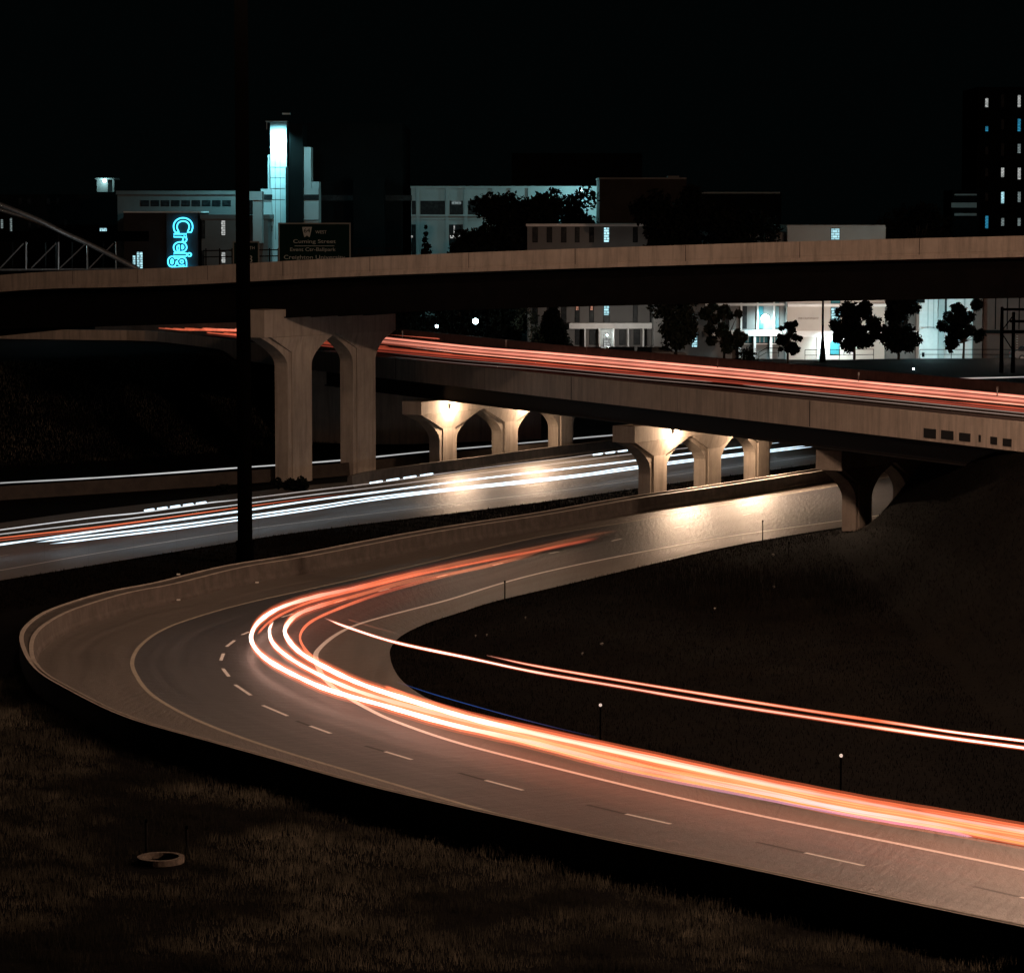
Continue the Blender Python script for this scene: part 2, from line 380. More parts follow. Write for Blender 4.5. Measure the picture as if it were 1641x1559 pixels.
# mainline
mN = [(-420,1000),(-200,962),(0,930),(152,905),(378,868),(500,850),(760,818),(885,802),(1067,776),(1230,754),(1420,727)]
mW = [(-420,975),(-200,946),(0,914),(152,887),(378,851),(500,835),(760,803),(885,788),(1067,763),(1230,741),(1420,714)]
mF = [(-420,895),(-200,866),(0,838),(152,817),(378,791),(500,777),(680,763),(820,745),(982,723),(1160,702),(1350,678)]
gN, gW, gF = (smooth_pts(crom([G(*q) for q in P], 8), 4) for P in (mN, mW, mF))
lerp_guides(*(cols_between(gN, gF, 6) + [gF])).build('highway', M['main'], kind='structure', fix=False)
strip(gW, .16, .006).build('edge_line', M['paint'], kind='structure')
mb = MB()
for a, b in [((-5,892),(14,891-2)),((79,881),(122,875)),((210,862),(244,857)),((338,846),(373,840)),((466,828),(500,823)),((590,811),(622,807)),((720,794),(750,790)),((850,776),(880,772)),((980,760),(1008,756))]:
    s_ = strip([G(*a), G(*b)], .15, .006); mb.add(s_.v, s_.f)
mb.build('lane_marking', M['dim_paint'], kind='structure')
# the road behind the piers
rB = [(-420,805),(-200,796),(0,781),(200,769),(375,757),(540,745),(680,731),(860,714),(985,702),(1160,686)]
rA = [(-420,826),(-200,814),(0,800),(200,787),(375,775),(540,762),(680,747),(860,729),(985,716),(1160,699)]
gRB, gRA = (smooth_pts(crom([G(*q) for q in P], 6), 3) for P in (rB, rA))
lerp_guides(gRA, gRB).build('service_road', M['main'], kind='structure', fix=False)

# ------------------------------------------------------------------ terrain
pO = np.array([(p.x, p.y) for p in gO]); pS = np.array([(p.x, p.y) for p in gS])
def pdist(P, X, Y):                     # distance to polyline, vectorised, and nearest segment
    best = np.full(X.shape, 1e9); idx = np.zeros(X.shape, int)
    for i in range(len(P)-1):
        ax, ay = P[i]; bx, by = P[i+1]; dx, dy = bx-ax, by-ay; l2 = dx*dx+dy*dy+1e-9
        t = np.clip(((X-ax)*dx+(Y-ay)*dy)/l2, 0, 1); d = np.hypot(X-ax-t*dx, Y-ay-t*dy)
        m_ = d < best; best[m_] = d[m_]; idx[m_] = i
    return best, idx
def inside(P, X, Y):
    c = np.zeros(X.shape, bool); n = len(P); j = n-1
    for i in range(n):
        xi, yi = P[i]; xj, yj = P[j]
        if yi != yj:
            c ^= ((yi > Y) != (yj > Y)) & (X < (xj-xi)*(Y-yi)/(yj-yi) + xi)
        j = i
    return c
BR_P, BR_U = np.array((10.0, 228.6)), np.array((-.454, .891)); BR_N = np.array((.891, .454))
def height(X, Y):
    X = np.asarray(X, float); Y = np.asarray(Y, float)
    z = np.full(X.shape, -.06)
    dO, iO = pdist(pO[::3], X, Y); inO = inside(np.vstack([pO[::3], pO[-1:]]), X, Y)
    fg = (~inO) * sstep(172, 150, Y) * (Y < 175)
    und = .12*np.sin(X*.7+Y*.35)+.10*np.sin(X*.33-Y*.9+1)+.06*np.sin(X*2.1+Y*1.3)
    z += fg * sstep(.7, 2.6, dO) * (-.75 + und*sstep(2.6, 6, dO))
    dS, _ = pdist(pS[::3], X, Y); inS = inside(pS[::3], X, Y)
    z += inS * 7.6*sstep(20.8, 31.5, X)*sstep(1.0, 8, dS)*sstep(250, 205, Y+0*X)
    z += inS * sstep(1.5, 8, dS)*(.12*np.sin(X*.31+Y*.2)+.05*np.sin(X*.8-Y*.5))
    # left bank beyond the service road
    d = -(X+23.9)*.72 + (Y-268)*.69
    hill = 8.2*sstep(5, 33, d)
    wv = (X-BR_P[0])*BR_N[0] + (Y-BR_P[1])*BR_N[1]
    plat = 6.5*sstep(45, 51, wv)*sstep(240, 262, Y) - .06
    z = np.maximum(z, np.maximum(hill*sstep(225, 245, Y) - .06, plat)); z = np.where(Y > 345, np.maximum(z, 6.5), z)
    return z
def axis(lo, hi, a, b, fine, coarse):
    x = list(np.arange(a, b, fine)); c = a
    L = []
    st = fine
    while c > lo: st = min(st*1.25, coarse); c -= st; L.append(c)
    R = []; c = b; st = fine
    while c < hi: R.append(c); st = min(st*1.25, coarse); c += st
    R.append(hi)
    return np.array(L[::-1] + x + R)
xs = axis(-1500, 1500, -52, 62, 1.3, 150); ys = axis(20, 2600, 84, 335, 1.3, 150)
XX, YY = np.meshgrid(xs, ys); ZZ = height(XX, YY)
ZZ = np.where((np.abs(XX) > 150) | (YY < 60) | (YY > 420), np.where(YY > 300, 6.5, np.where(np.abs(XX) > 150, ZZ, -.8)), ZZ)
mb = MB(); nx = len(xs); mb.v = [(float(a), float(b), float(c)) for a, b, c in zip(XX.ravel(), YY.ravel(), ZZ.ravel())]
mb.f = [(j*nx+i, j*nx+i+1, (j+1)*nx+i+1, (j+1)*nx+i) for j in range(len(ys)-1) for i in range(nx-1)]
mb.build('ground', M['soil'], kind='structure', smooth=True, fix=False)

# ------------------------------------------------------------------ grass
def grass(name, X, Y, h, wd, m, lean=.35, clump=None):
    n = len(X); Z = height(X, Y) - .02
    th = rng.uniform(0, 2*math.pi, n); H = h*rng.uniform(.45, 1.25, n); W_ = wd*rng.uniform(.6, 1.3, n)
    la = rng.uniform(0, 2*math.pi, n); lr = H*lean*rng.uniform(.1, 1.2, n)
    v = np.zeros((n, 3, 3)); ex, ey = np.cos(th)*W_/2, np.sin(th)*W_/2
    v[:,0] = np.stack([X-ex, Y-ey, Z], 1); v[:,1] = np.stack([X+ex, Y+ey, Z], 1)
    v[:,2] = np.stack([X+np.cos(la)*lr, Y+np.sin(la)*lr, Z+H], 1)
    me = bpy.data.meshes.new(name); me.vertices.add(3*n); me.vertices.foreach_set('co', v.ravel().astype(np.float32))
    me.loops.add(3*n); me.loops.foreach_set('vertex_index', np.arange(3*n, dtype=np.int32))
    me.polygons.add(n); me.polygons.foreach_set('loop_start', np.arange(0, 3*n, 3, dtype=np.int32)); me.update(); me.validate()
    me.materials.append(m); o = bpy.data.objects.new(name, me); COL.objects.link(o); return o
# foreground bank
n = 330000; X = rng.uniform(-24, 21, n); Y = rng.uniform(89, 150, n)
k = (np.abs(X) < Y*.168); X, Y = X[k], Y[k]
inO = inside(np.vstack([pO[::3], pO[-1:]]), X, Y); dO, _ = pdist(pO[::3], X, Y); mh = G(258, 1411, -.62); k = (~inO) & (dO > .55) & (((X-mh.x)/1.0)**2 + ((Y-mh.y+.5)/1.5)**2 > 1); X, Y, dO = X[k], Y[k], dO[k]
dens = .5+.5*np.sin(X*1.1+Y*.6+np.sin(Y*.9)*2)*np.sin(X*.5-Y*1.3)
k = rng.uniform(0, 1, len(X)) < .35+.65*dens; X, Y = X[k], Y[k]; hh = .16+.22*np.clip(dens[k], 0, 1)+.06*np.sin(X*3+Y*2)
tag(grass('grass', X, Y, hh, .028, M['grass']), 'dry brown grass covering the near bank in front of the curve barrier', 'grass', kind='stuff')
# inner bank: edges of the pavement and thin cover
n = 260000; X = rng.uniform(-10, 40, n); Y = rng.uniform(108, 225, n); k = (np.abs(X) < Y*.172); X, Y = X[k], Y[k]
inS = inside(pS[::3], X, Y); dS, _ = pdist(pS[::3], X, Y)
k = inS & (rng.uniform(0, 1, len(X)) < np.where(dS < 3, 1, .45)); X, Y, dS = X[k], Y[k], dS[k]
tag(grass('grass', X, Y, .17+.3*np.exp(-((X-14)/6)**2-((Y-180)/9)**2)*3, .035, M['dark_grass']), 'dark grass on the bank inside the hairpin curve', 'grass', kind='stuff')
# median strip between highway and ramp barrier
t_ = rng.uniform(0, 1, 30000); ii = (t_*(len(gN)-2)).astype(int)
a_ = np.array([(gN[i].x, gN[i].y) for i in ii]); nn = np.array([((gN[i+1]-gN[i]).normalized().y, -(gN[i+1]-gN[i]).normalized().x) for i in ii])
off = rng.uniform(.1, 9, 30000)**1.0; q = a_ + nn*off[:,None]; X, Y = q[:,0]+rng.normal(0,.4,30000), q[:,1]+rng.normal(0,.4,30000)
inO = inside(np.vstack([pO[::3], pO[-1:]]), X, Y); dO, _ = pdist(pO[::3], X, Y); inM = inside(np.array([(p.x,p.y) for p in gN+gF[::-1]]), X, Y); k = (~inO) & (dO > 2.2) & (~inM) & (Y > 165)
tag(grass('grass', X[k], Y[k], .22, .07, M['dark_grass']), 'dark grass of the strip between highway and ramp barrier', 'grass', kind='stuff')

n = 60000; X = rng.uniform(-62, -14, n); Y = rng.uniform(255, 325, n); k = (np.abs(X) < Y*.172) & (height(X, Y) > .3) & (height(X, Y) < 7.9); X, Y = X[k], Y[k]  # brighter blades added so this slope looks lit by a lamp
tag(grass('grass', X, Y, .3, .08, M['grass']), 'dim brown grass on the dark slope at the left behind the highway', 'grass', kind='stuff')

# ------------------------------------------------------------------ barriers
O_ = resample(gO, 1.5)
def bar_prof(i):
    y = O_[i].y; far = float(sstep(140, 168, y)); w2 = .30 + 1.15*far
    # left of travel direction is inside the curve; the barrier lies on the outside
    g = .10*far
    return [(0,-.05),(0,.14),(-.09,.30),(-.14,1.0),(-.14-.2,1.0),(-.14-.21,1.0-g),(-.14-w2+.2,1.0-g),(-.14-w2+.19,1.0),(-.14-w2,1.0),(-.14-w2,-.9)]
# orient so that negative offset is away from the road
t0 = (O_[11]-O_[10]).normalized(); side = Vector((-t0.y, t0.x, 0)).dot(gE1[8]-O_[10])
path = O_ if side > 0 else O_[::-1]
if side < 0: O_ = path
mb = MB(); mb.sweep(path, bar_prof); cb = thing('curve_barrier', (O_[60].x, O_[60].y, 0), 'long curved concrete barrier with broad ledged top round the outside of the hairpin ramp', 'barrier')
mb.build('barrier_wall', M['conc_bar'], cb)
for dist in (.24, None):  # pale strips added where the barrier top catches the light
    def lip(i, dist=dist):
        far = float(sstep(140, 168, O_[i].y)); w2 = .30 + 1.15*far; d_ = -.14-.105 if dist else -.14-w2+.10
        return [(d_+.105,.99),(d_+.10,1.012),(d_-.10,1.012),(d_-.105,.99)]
    mb = MB(); mb.sweep(path, lip); mb.build('lit_lip', M['lip'], cb)
for p in ((286,962),(412,934),(286,921)):
    q = G(p[0], p[1], .15 if p[1] > 930 else 1.02); m2 = MB(); m2.box((q.x-.1, q.y-.05, q.z), (q.x+.1, q.y+.05, q.z+.07)); m2.build('reflector', mat('reflector plastic', (.7,.7,.65), .3), cb)
# barrier in front of the first piers, barrier along the far side of the highway
bt = [(567,784),(600,776),(680,764),(770,752),(868,738),(982,724),(1160,703),(1350,679)]
P = resample(crom([G(x, y, 0) for x, y in bt], 6), 2)
mb = MB(); mb.sweep([p+Vector((0,.0,0)) for p in P], [(-.02,-.05),(-.02,.15),(.1,.3),(.15,1.05),(.5,1.05),(.62,-.05)])
mb.build('highway_barrier', M['conc_bar'], label='low concrete barrier along the highway in front of the first row of arched piers', cat='barrier')
P = resample(gRA, 3)
mb = MB(); mb.sweep(P, [(-.3,-.05),(-.2,1.0),(0,1.0),(.1,-.05)])
mb.build('service_barrier', M['conc_dim'], label='dim concrete barrier below the single white light line behind the piers', cat='barrier')

# ------------------------------------------------------------------ lower bridge
U = Vector((-.454, .891, 0)); Nn = Vector((.891, .454, 0)); B0 = Vector((10.0, 228.6, 0))
def lb(s, wv, z): return B0 + U*s + Nn*wv + Vector((0,0,z))
wall_px = [(375,540),(300,536),(230,530),(150,529),(60,535),(-60,545)]
near = [lb(s, 0, 0) for s in (-75,-50,-25,0,25,50,66)]
tail = [Vector((G(x, y, 9.2).x, G(x, y, 9.2).y, 0)) for x, y in wall_px[1:4]] 
near_line = resample(smooth_pts(crom(near + tail + [tail[-1] + (tail[-1]-tail[-2])*2.0], 6), 4), 2.5)
DZ = 7.75
bridge = thing('highway_bridge', (10, 228.6, 0), 'lower concrete bridge carrying the red light trails on arched piers', 'bridge')
def off(line, d): 
    out = []
    for i, p in enumerate(line):
        t = (line[min(i+1, len(line)-1)] - line[max(i-1, 0)]).normalized(); out.append(p + Vector((t.y, -t.x, 0))*d)
    return out
sgn = 1 if Vector(((near_line[5]-near_line[4]).normalized().y, -(near_line[5]-near_line[4]).normalized().x, 0)).dot(Nn) > 0 else -1
Wd = 25.5
def zz(l, z): return [Vector((p.x, p.y, z)) for p in l]
# deck slab
lerp_guides(*[zz(off(near_line, sgn*(.45+ (Wd-.9)*k/8)), DZ) for k in range(9)]).build('deck', M['deck'], bridge, fix=False)
mb = MB(); mb.sweep(zz(near_line, DZ), [(-sgn*.44,-.02),(-sgn*(Wd-.44),-.02),(-sgn*(Wd-.44),-.3),(-sgn*.44,-.3)]); mb.build('slab', M['conc'], bridge)
def parapet(line, flip=1):
    m_ = MB(); m_.sweep(zz(line, DZ), [(0,-.35),(0,1.45),(-sgn*flip*.28,1.45),(-sgn*flip*.32,.3),(-sgn*flip*.43,.0),(-sgn*flip*.43,-.35)]); return m_
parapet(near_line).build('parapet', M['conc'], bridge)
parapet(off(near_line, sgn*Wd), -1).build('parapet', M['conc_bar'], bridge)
mb = MB(); ml = off(near_line, sgn*15.2); mb.sweep(zz(ml, DZ), [(.3,0),(.12,.85),(-.12,.85),(-.3,0)]); mb.build('median_barrier', M['conc_bar'], bridge)
for wv, zb in ((1.5, 6.0), (6, 6.05), (10.5, 6.1), (15, 6.1), (19.5, 6.1), (24, 6.0)):
    m_ = MB(); gl = [lb(s, wv, 0) for s in (-46, -20, 10, 40, 62)]; m_.sweep(zz(gl, 0), [(-.12,zb+.06),(-.12,7.4),(.12,7.4),(.12,zb+.06)])
    m_.sweep(zz(gl, 0), [(-.3,zb-.06),(-.3,zb+.05),(.3,zb+.05),(.3,zb-.06)])
    m_.build('girder', M['steel'] if wv > 2 else mat('lit girder steel', (.03,.026,.022), .7), bridge)  # near girder gets a lighter steel copy, coloured as if lit
# joints, marks on fascia, dark blocks, little posts
for s in (-48.5,-22,12,44):
    m_ = MB(); p = lb(s, -.012, 0); m_.obox((p.x, p.y), U, .03, .012, DZ-.3, DZ+1.44); m_.build('joint', M['tar'], bridge)
for (x0,x1,y0,y1) in ((1481,1500,687,702),(1509,1528,690,704),(1538,1555,694,707),(1569,1572,697,708),(1588,1598,700,712),(1608,1621,703,715)):  # thin black blocks set on the fascia
    xm = (x0+x1)/2; r = ray(xm, y0); # intersect with fascia plane
    den = r.x*Nn.x + r.y*Nn.y; t = (B0.dot(Nn))/den; p = r*t; hl = (x1-x0)/2*(t)/abs(U.x)*.8; ztop = CH + r.z*t
    m_ = MB(); m_.obox((p.x-Nn.x*.01, p.y-Nn.y*.01), U, hl, .03, ztop-(y1-y0)*t, ztop); m_.build('dark_block', M['tar'], bridge)
for (x, y) in ((645,541),(811,556),(941,567),(1150,589),(1376,611),(1598,635)):
    p = G(x, y, DZ+.85); m_ = MB(); m_.tube([(p.x,p.y,DZ+.84),(p.x,p.y,DZ+1.35)], .05, 6); m_.box((p.x-.07,p.y-.03,DZ+1.3),(p.x+.07,p.y+.03,DZ+1.55)); m_.build('marker_post', M['grey_steel'], bridge)
for wv in (2.6, 3.3, 14.2):
    strip([lb(s, wv, 0) for s in (-75, 60)], .14, DZ+.005).build('edge_stripe', M['paint'], bridge)
# abutment and wing wall at the right-hand end
m_ = MB()
q = lb(-46.5, 0, 0); m_.obox((lb(-46.8,12.7,0).x, lb(-46.8,12.7,0).y), Nn, 12.6, .5, 0, 7.35)
m_.obox((lb(-58,.35,0).x, lb(-58,.35,0).y), U, 10.6, .3, 3.5, 7.38); m_.build('abutment', M['conc'], bridge)
m_ = MB(); m_.obox((lb(66,12.7,0).x, lb(66,12.7,0).y), Nn, 12.6, .5, 0, 7.35); m_.build('abutment', M['conc'], bridge)
# retaining wall under the left approach
tl = near_line[-18:]
m_ = MB(); m_.sweep(zz(tl, 0), [(0.02,4.5),(0.02,7.38),(-sgn*.4,7.38),(-sgn*.4,4.5)]); m_.build('retaining_wall', M['conc'], bridge)

ROW = Vector((.54, .842, 0)).normalized()
def bent(name, label, base, cols, a, b, z1, zp, z2, z3, s0, s1, z0=-.2, group=None, mt='conc_pier'):
    root = thing(name, (base.x, base.y, 0), label, 'bridge pier', group)
    base = Vector((base.x, base.y, 0))
    def curve(sx, sy, ex, ey, n=9):        # flare: leaves vertical, ends sloping outward
        out = []
        for k in range(n+1):
            t = k/n; out.append((sx + (ex-sx)*(t**1.9), sy + (ey-sy)*(.95*t + .05*t*t)))
        return out
    poly = []
    N = len(cols)
    for i, c in enumerate(cols):
        lx = s0 if i == 0 else (cols[i-1]+c)/2; rx = s1 if i == N-1 else (cols[i+1]+c)/2
        left = curve(c-a/2, z1, lx if i == 0 else lx, z2 - (0 if i == 0 else .12)); right = curve(c+a/2, z1, rx, z2 - (0 if i == N-1 else .12))
        poly += left[::-1] if i == 0 else left[::-1][1:]
        poly += [(c-a/2, z0), (c+a/2, z0)]
        poly += right
    poly += [(s1, z2+.04), (s0, z2+.04)]
    m_ = MB(); m_.prism(poly, base, ROW, b/2); m_.build('column_frame', M[mt], root)
    for c in cols:
        wtop = abs((cols[1]-cols[0])/2)
        pw = a*.36
        pl = [(c-pw, z0), (c+pw, z0), (c+pw, zp), (c-pw, zp)]
        m_ = MB(); m_.prism(pl, base, ROW, b/2+.11); m_.build('pilaster', M[mt], root)
        n_ = Vector((-ROW.y, ROW.x, 0)); q = lambda s_, h_, z_: base + ROW*s_ + n_*h_ + Vector((0,0,z_)); e0, e1, wt = b/2+.11, b/2+.40, wtop*.95
        lo, hi = max(c-wt, s0), min(c+wt, s1)
        vs = [q(c-pw,-e0,zp), q(c+pw,-e0,zp), q(c+pw,e0,zp), q(c-pw,e0,zp), q(lo,-e1,z2), q(hi,-e1,z2), q(hi,e1,z2), q(lo,e1,z2)]
        m_ = MB(); m_.add(vs, [(0,3,2,1),(4,5,6,7),(0,1,5,4),(1,2,6,5),(2,3,7,6),(3,0,4,7)]); m_.build('capital', M[mt], root)
    m_ = MB(); m_.prism([(s0-.06, z2+.02), (s1+.06, z2+.02), (s1+.06, z3), (s0-.06, z3)], base, ROW, b/2+.44)
    m_.build('cap_beam', M[mt], root)
    return root
g1 = 'arched piers under the lower bridge'
def cols_from(b0, pts):
    return [0.0] + [ (G(x, y)-b0).dot(ROW) for x, y in pts]
b1 = G(706, 752) + Vector((.2,.6,0)); bent('bridge_pier', 'three-column arched pier behind the highway barrier, farthest of the lower bridge piers', b1, [0, 9.7, 19.0], 2.6, 1.05, 2.5, 3.5, 4.85, 5.95, -4.6, 23.0, group=g1)
b2 = G(1044, 799) + Vector((.1,.5,0)); bent('bridge_pier', 'three-column arched pier on the strip between highway and ramp', b2, [0, 8.6, 16.8], 2.5, 1.05, 2.3, 3.3, 4.5, 5.75, -4.3, 20.6, group=g1)
b3 = G(1372, 850) + Vector((.1,.5,0)); bent('bridge_pier', 'shadowed arched pier standing against the grassy bank below the bridge end', b3, [0, 8.0, 16.2], 2.5, 1.05, 2.2, 3.2, 4.4, 5.75, -4.3, 20.6, group=g1)
for b_, lbl in ((b1, 'first'), ):
    pass

# ------------------------------------------------------------------ upper bridge
UB = [(-260,478,296),(0,440,275),(250,430.5,259),(500,416,246),(750,405,238),(1000,396,232),(1300,386.5,225),(1641,378,218),(1950,371,212)]
top = smooth_pts(crom([A(*q) for q in UB], 8), 5); top = resample(top, 3)
fly = thing('flyover_bridge', (top[len(top)//2].x, top[len(top)//2].y, 0), 'long upper flyover bridge crossing the whole view on tall piers', 'bridge')
t_ = (top[10]-top[9]).normalized(); sg = 1 if Vector((-t_.y, t_.x, 0)).y > 0 else -1     # left offset points away from the camera
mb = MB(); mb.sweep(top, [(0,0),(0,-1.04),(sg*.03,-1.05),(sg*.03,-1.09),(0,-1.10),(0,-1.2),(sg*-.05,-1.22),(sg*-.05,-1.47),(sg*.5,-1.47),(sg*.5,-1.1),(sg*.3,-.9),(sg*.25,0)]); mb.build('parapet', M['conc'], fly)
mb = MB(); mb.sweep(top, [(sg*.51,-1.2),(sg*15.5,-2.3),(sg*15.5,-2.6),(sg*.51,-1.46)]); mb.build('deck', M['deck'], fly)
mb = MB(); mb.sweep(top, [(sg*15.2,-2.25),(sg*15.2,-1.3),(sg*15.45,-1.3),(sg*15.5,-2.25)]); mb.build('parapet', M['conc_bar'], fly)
for o_, dz in ((1.5, -1.6), (5, -1.9), (8.7, -2.1), (12.2, -2.35)):
    def gp(i, o_=o_, dz=dz):
        d_ = -4.35 - .5*max(0, 1 - abs(i - 12)/14)
        return [(sg*(o_-.13), dz), (sg*(o_-.13), d_+.1), (sg*(o_-.35), d_+.1), (sg*(o_-.35), d_), (sg*(o_+.35), d_), (sg*(o_+.35), d_+.1), (sg*(o_+.13), d_+.1), (sg*(o_+.13), dz)]
    m_ = MB(); m_.sweep(top, gp); m_.build('girder', M['steel'], fly)
for i in range(4, len(top)-1, 3):
    p = top[i]; t_ = (top[i+1]-top[i-1]).normalized(); m_ = MB(); n_ = Vector((-t_.y, t_.x, 0))*sg
    m_.obox((p.x-n_.x*.004, p.y-n_.y*.004), (t_.x, t_.y), .022, .006, p.z-1.18, p.z-.02); m_.build('joint', M['conc_bar'], fly)
bb = G(464, 772) + Vector((.3,.8,0))
bent('tall_pier', 'tall twin-column hammerhead pier carrying the upper flyover beside the dark mast', bb, [0, 9.0], 3.25, 1.3, 9.4, 10.5, 11.8, 14.0, -5.2, 12.9)
bent('tall_pier', 'far tall pier of the upper flyover, out of the light', G(469, 772) + Vector((-58, 36, 0)), [0, 9.7], 3.5, 1.3, 7.2, 8.4, 9.6, 11.6, -5.2, 15.6)
bent('tall_pier', 'near tall pier of the upper flyover, right of the picture', Vector((42, 214, 0)), [0, 9.7], 3.5, 1.3, 10.6, 11.6, 12.8, 15.2, -5.2, 15.6)

# ------------------------------------------------------------------ masts and their lamps
def high_mast(x, y, h, power, label, cut=False):
    root = thing('high_mast', (x, y, 0), label, 'light mast', 'high-mast lights of the interchange')
    m_ = MB(); m_.tube([(x,y,-.1),(x,y,1.2),(x,y,1.25),(x,y,h)], [.56,.52,.46,.40], 16); m_.build('pole', M['black'], root, smooth=True)
    m_ = MB(); m_.tube([(x,y,1.15),(x,y,1.45)], .58, 16); m_.build('collar', M['black'], root)
    m_ = MB(); m_.tube([(x,y,-.1),(x,y,.3)], .62, 16); m_.build('base_plate', M['black'], root)
    m_ = MB(); m_.tube([(x+1.4*math.cos(a), y+1.4*math.sin(a), h+.2) for a in np.linspace(0, 2*math.pi, 17)], .08, 6)
    for a in np.linspace(0, 2*math.pi, 7)[:-1]: m_.tube([(x,y,h+.1),(x+1.4*math.cos(a),y+1.4*math.sin(a),h+.2)], .05, 5)
    m_.build('lamp_ring', M['black'], root)
    for a in np.linspace(0, 2*math.pi, 7)[:-1]:
        c = (x+1.5*math.cos(a), y+1.5*math.sin(a)); m_ = MB(); m_.tube([(c[0],c[1],h+.45),(c[0],c[1],h+.1),(c[0],c[1],h-.15)], [.1,.25,.34], 10); hd = m_.build('luminaire', M['black'], root)
        m_ = MB(); m_.tube([(c[0],c[1],h-.155),(c[0],c[1],h-.17)], .28, 10); m_.build('lens', M['lamp_warm'], hd)
    lamp('mast_light', (x, y, h-.8), power, WARM, 1.0, parent=root, spot=158 if cut else None, blend=.35)
high_mast(*MASTS[0], 'tall black light mast rising out of the picture in front of the flyover')
high_mast(*MASTS[1], 'light mast far to the right of the picture, beyond the near end of the curve')
high_mast(*MASTS[2], 'light mast on the bank near the bridge end, right of the picture', True)
high_mast(*MASTS[3], 'light mast beyond the left edge of the picture')

# lamps under the lower bridge
def under_lamp(px, py, D, label, power=2300, face=-1):
    p = A(px, py, D); root = thing('bridge_lamp', tuple(p), label, 'lamp', 'lamps under the lower bridge')
    m_ = MB(); m_.box((p.x-.25, p.y+.02, p.z-.18), (p.x+.25, p.y+.28, p.z+.22)); m_.build('housing', M['grey_steel'], root)
    m_ = MB(); m_.tube([(p.x, p.y+.01, p.z), (p.x, p.y-.12, p.z-.02)], [.2, .14], 12); m_.build('lens', M['lamp_warm'], root)
    lamp('bridge_light', (p.x, p.y-.4, p.z-.1), power, (1, .68, .42), .22, parent=root)
def on_face(b0, s, out, z):
    n_ = Vector((ROW.y, -ROW.x, 0)); q = b0 + ROW*s + n_*out; return q, z
def under_lamp_at(b0, s, z, out, label, power, spotk=1.0):
    n_ = Vector((ROW.y, -ROW.x, 0)); q = Vector((b0.x, b0.y, 0)) + ROW*s + n_*out; p = Vector((q.x, q.y, z))
    root = thing('bridge_lamp', tuple(p), label, 'lamp', 'lamps under the lower bridge')
    m_ = MB(); m_.obox((p.x-n_.x*.1, p.y-n_.y*.1), ROW, .28, .12, z-.16, z+.2); m_.build('housing', M['grey_steel'], root)
    m_ = MB(); m_.obox((p.x+n_.x*.06, p.y+n_.y*.06), ROW, .22, .045, z-.14, z+.12); m_.build('lens', M['lamp_warm'], root)
    q = p + n_*.6; lamp('bridge_light', (q.x, q.y, z-.1), power*.45, (1, .66, .42), .25, parent=root)
    lamp('bridge_light', (q.x, q.y, z-.2), power*spotk, (1, .70, .48), .3, spot=150, parent=root, blend=1.0, aim=tuple(q + n_*7 - Vector((0,0,3.6))))
under_lamp_at(b1, -.3, 5.35, 1.18, 'lit lamp on the cap of the farthest arched pier, above its first column', 3600)
under_lamp_at(b1, 11.6, 5.2, 1.18, 'lamp on the farthest arched pier, above its middle column', 3400)
under_lamp_at(b2, 1.5, 5.1, 1.18, 'lit lamp on the cap of the pier between highway and ramp, above its first column', 3600, 2.6)
under_lamp_at(b2, 12.2, 5.0, 1.18, 'lamp on the pier between highway and ramp, above its middle column', 3400, 2.6)


# ------------------------------------------------------------------ vehicle light trails: real glowing strands above the lanes
def C3(c, k=1.0): return tuple(v*k for v in lin(c))
HOT, PINK, ORG, DIM, COOL, LAV = C3((255,225,205), 2.6), C3((255,165,140), 1.6), C3((235,110,70), 1.0), C3((150,60,40), .8), C3((215,240,255), 1.8), C3((235,180,180), 1.15)
def trail(pts, z, r, cols, name='light_trail', label=None, weak=False, n=5, group=None, kind=None, parent=None, jit=0, dz=0):
    P = [G(x, y, z) + Vector((0,0,dz)) for x, y in pts]; k = 10; pre = 0; N0 = len(P)
    if pts[-1][0] >= 1740:
        dv = P[-1]-P[-2]; P += [P[-1] + dv*(j+1) for j in range(max(1, int(45/dv.length)))]
    if pts[0][0] <= -25:
        dv = P[0]-P[1]; P = [P[0] + dv*(j+1) for j in range(max(1, int(45/dv.length)))][::-1] + P; pre = max(1, int(45/dv.length))
    Q = crom(P, k); K = len(Q)
    Q = [q + Vector((0,0,jit*math.sin(i*.9))) for i, q in enumerate(Q)]
    cs = cols if isinstance(cols, list) else [cols]
    xs_ = np.linspace(0, 1, len(cs)); tt = np.linspace(0, 1, K)
    tc_ = np.clip((np.arange(K)/k - pre)/(N0-1), 0, 1)
    cc = np.stack([np.interp(tc_, xs_, [c[j] for c in cs]) for j in range(3)], 1)
    rr = np.full(K, r) * np.clip(np.minimum(tt*22+.15, (1-tt)*22+.15), .15, 1)
    cc = cc * (np.clip(np.minimum(tt*30+.25, (1-tt)*30+.25), .25, 1)[:,None])
    rr = rr * (1 + .10*np.sin(np.arange(K)*.37 + len(pts)) + .06*np.sin(np.arange(K)*1.3))
    mb = MB(); mb.tube(Q, list(rr), n); mb.col = np.repeat(cc, n, axis=0)
    return mb if name is None else mb.build(name, M['trail_weak' if weak else 'trail'], parent, label, 'light trail' if label else None, group, kind, fix=False, smooth=True)
def bundle(pts, z, r, core, halo, spread, label, halo_n=2, weak_halo=True):
    """a bright strand with dimmer strands above and below it that stand for its halo of glow"""
    root = thing('light_trail', tuple(G(*pts[len(pts)//2], z)), label, 'light trail', 'vehicle light trails on the ramp')
    trail(pts, z, r, core, 'core_strand', parent=root)
    for s_ in (-1, 1):  # halo of the trail built from dim strands
        for k in range(halo_n):
            trail(pts, z, spread*.6, [tuple(v*(.32**k) for v in c) for c in halo], 'halo_strand', weak=True, parent=root, dz=s_*(r*.85 + spread*(k+.5)))
    return root
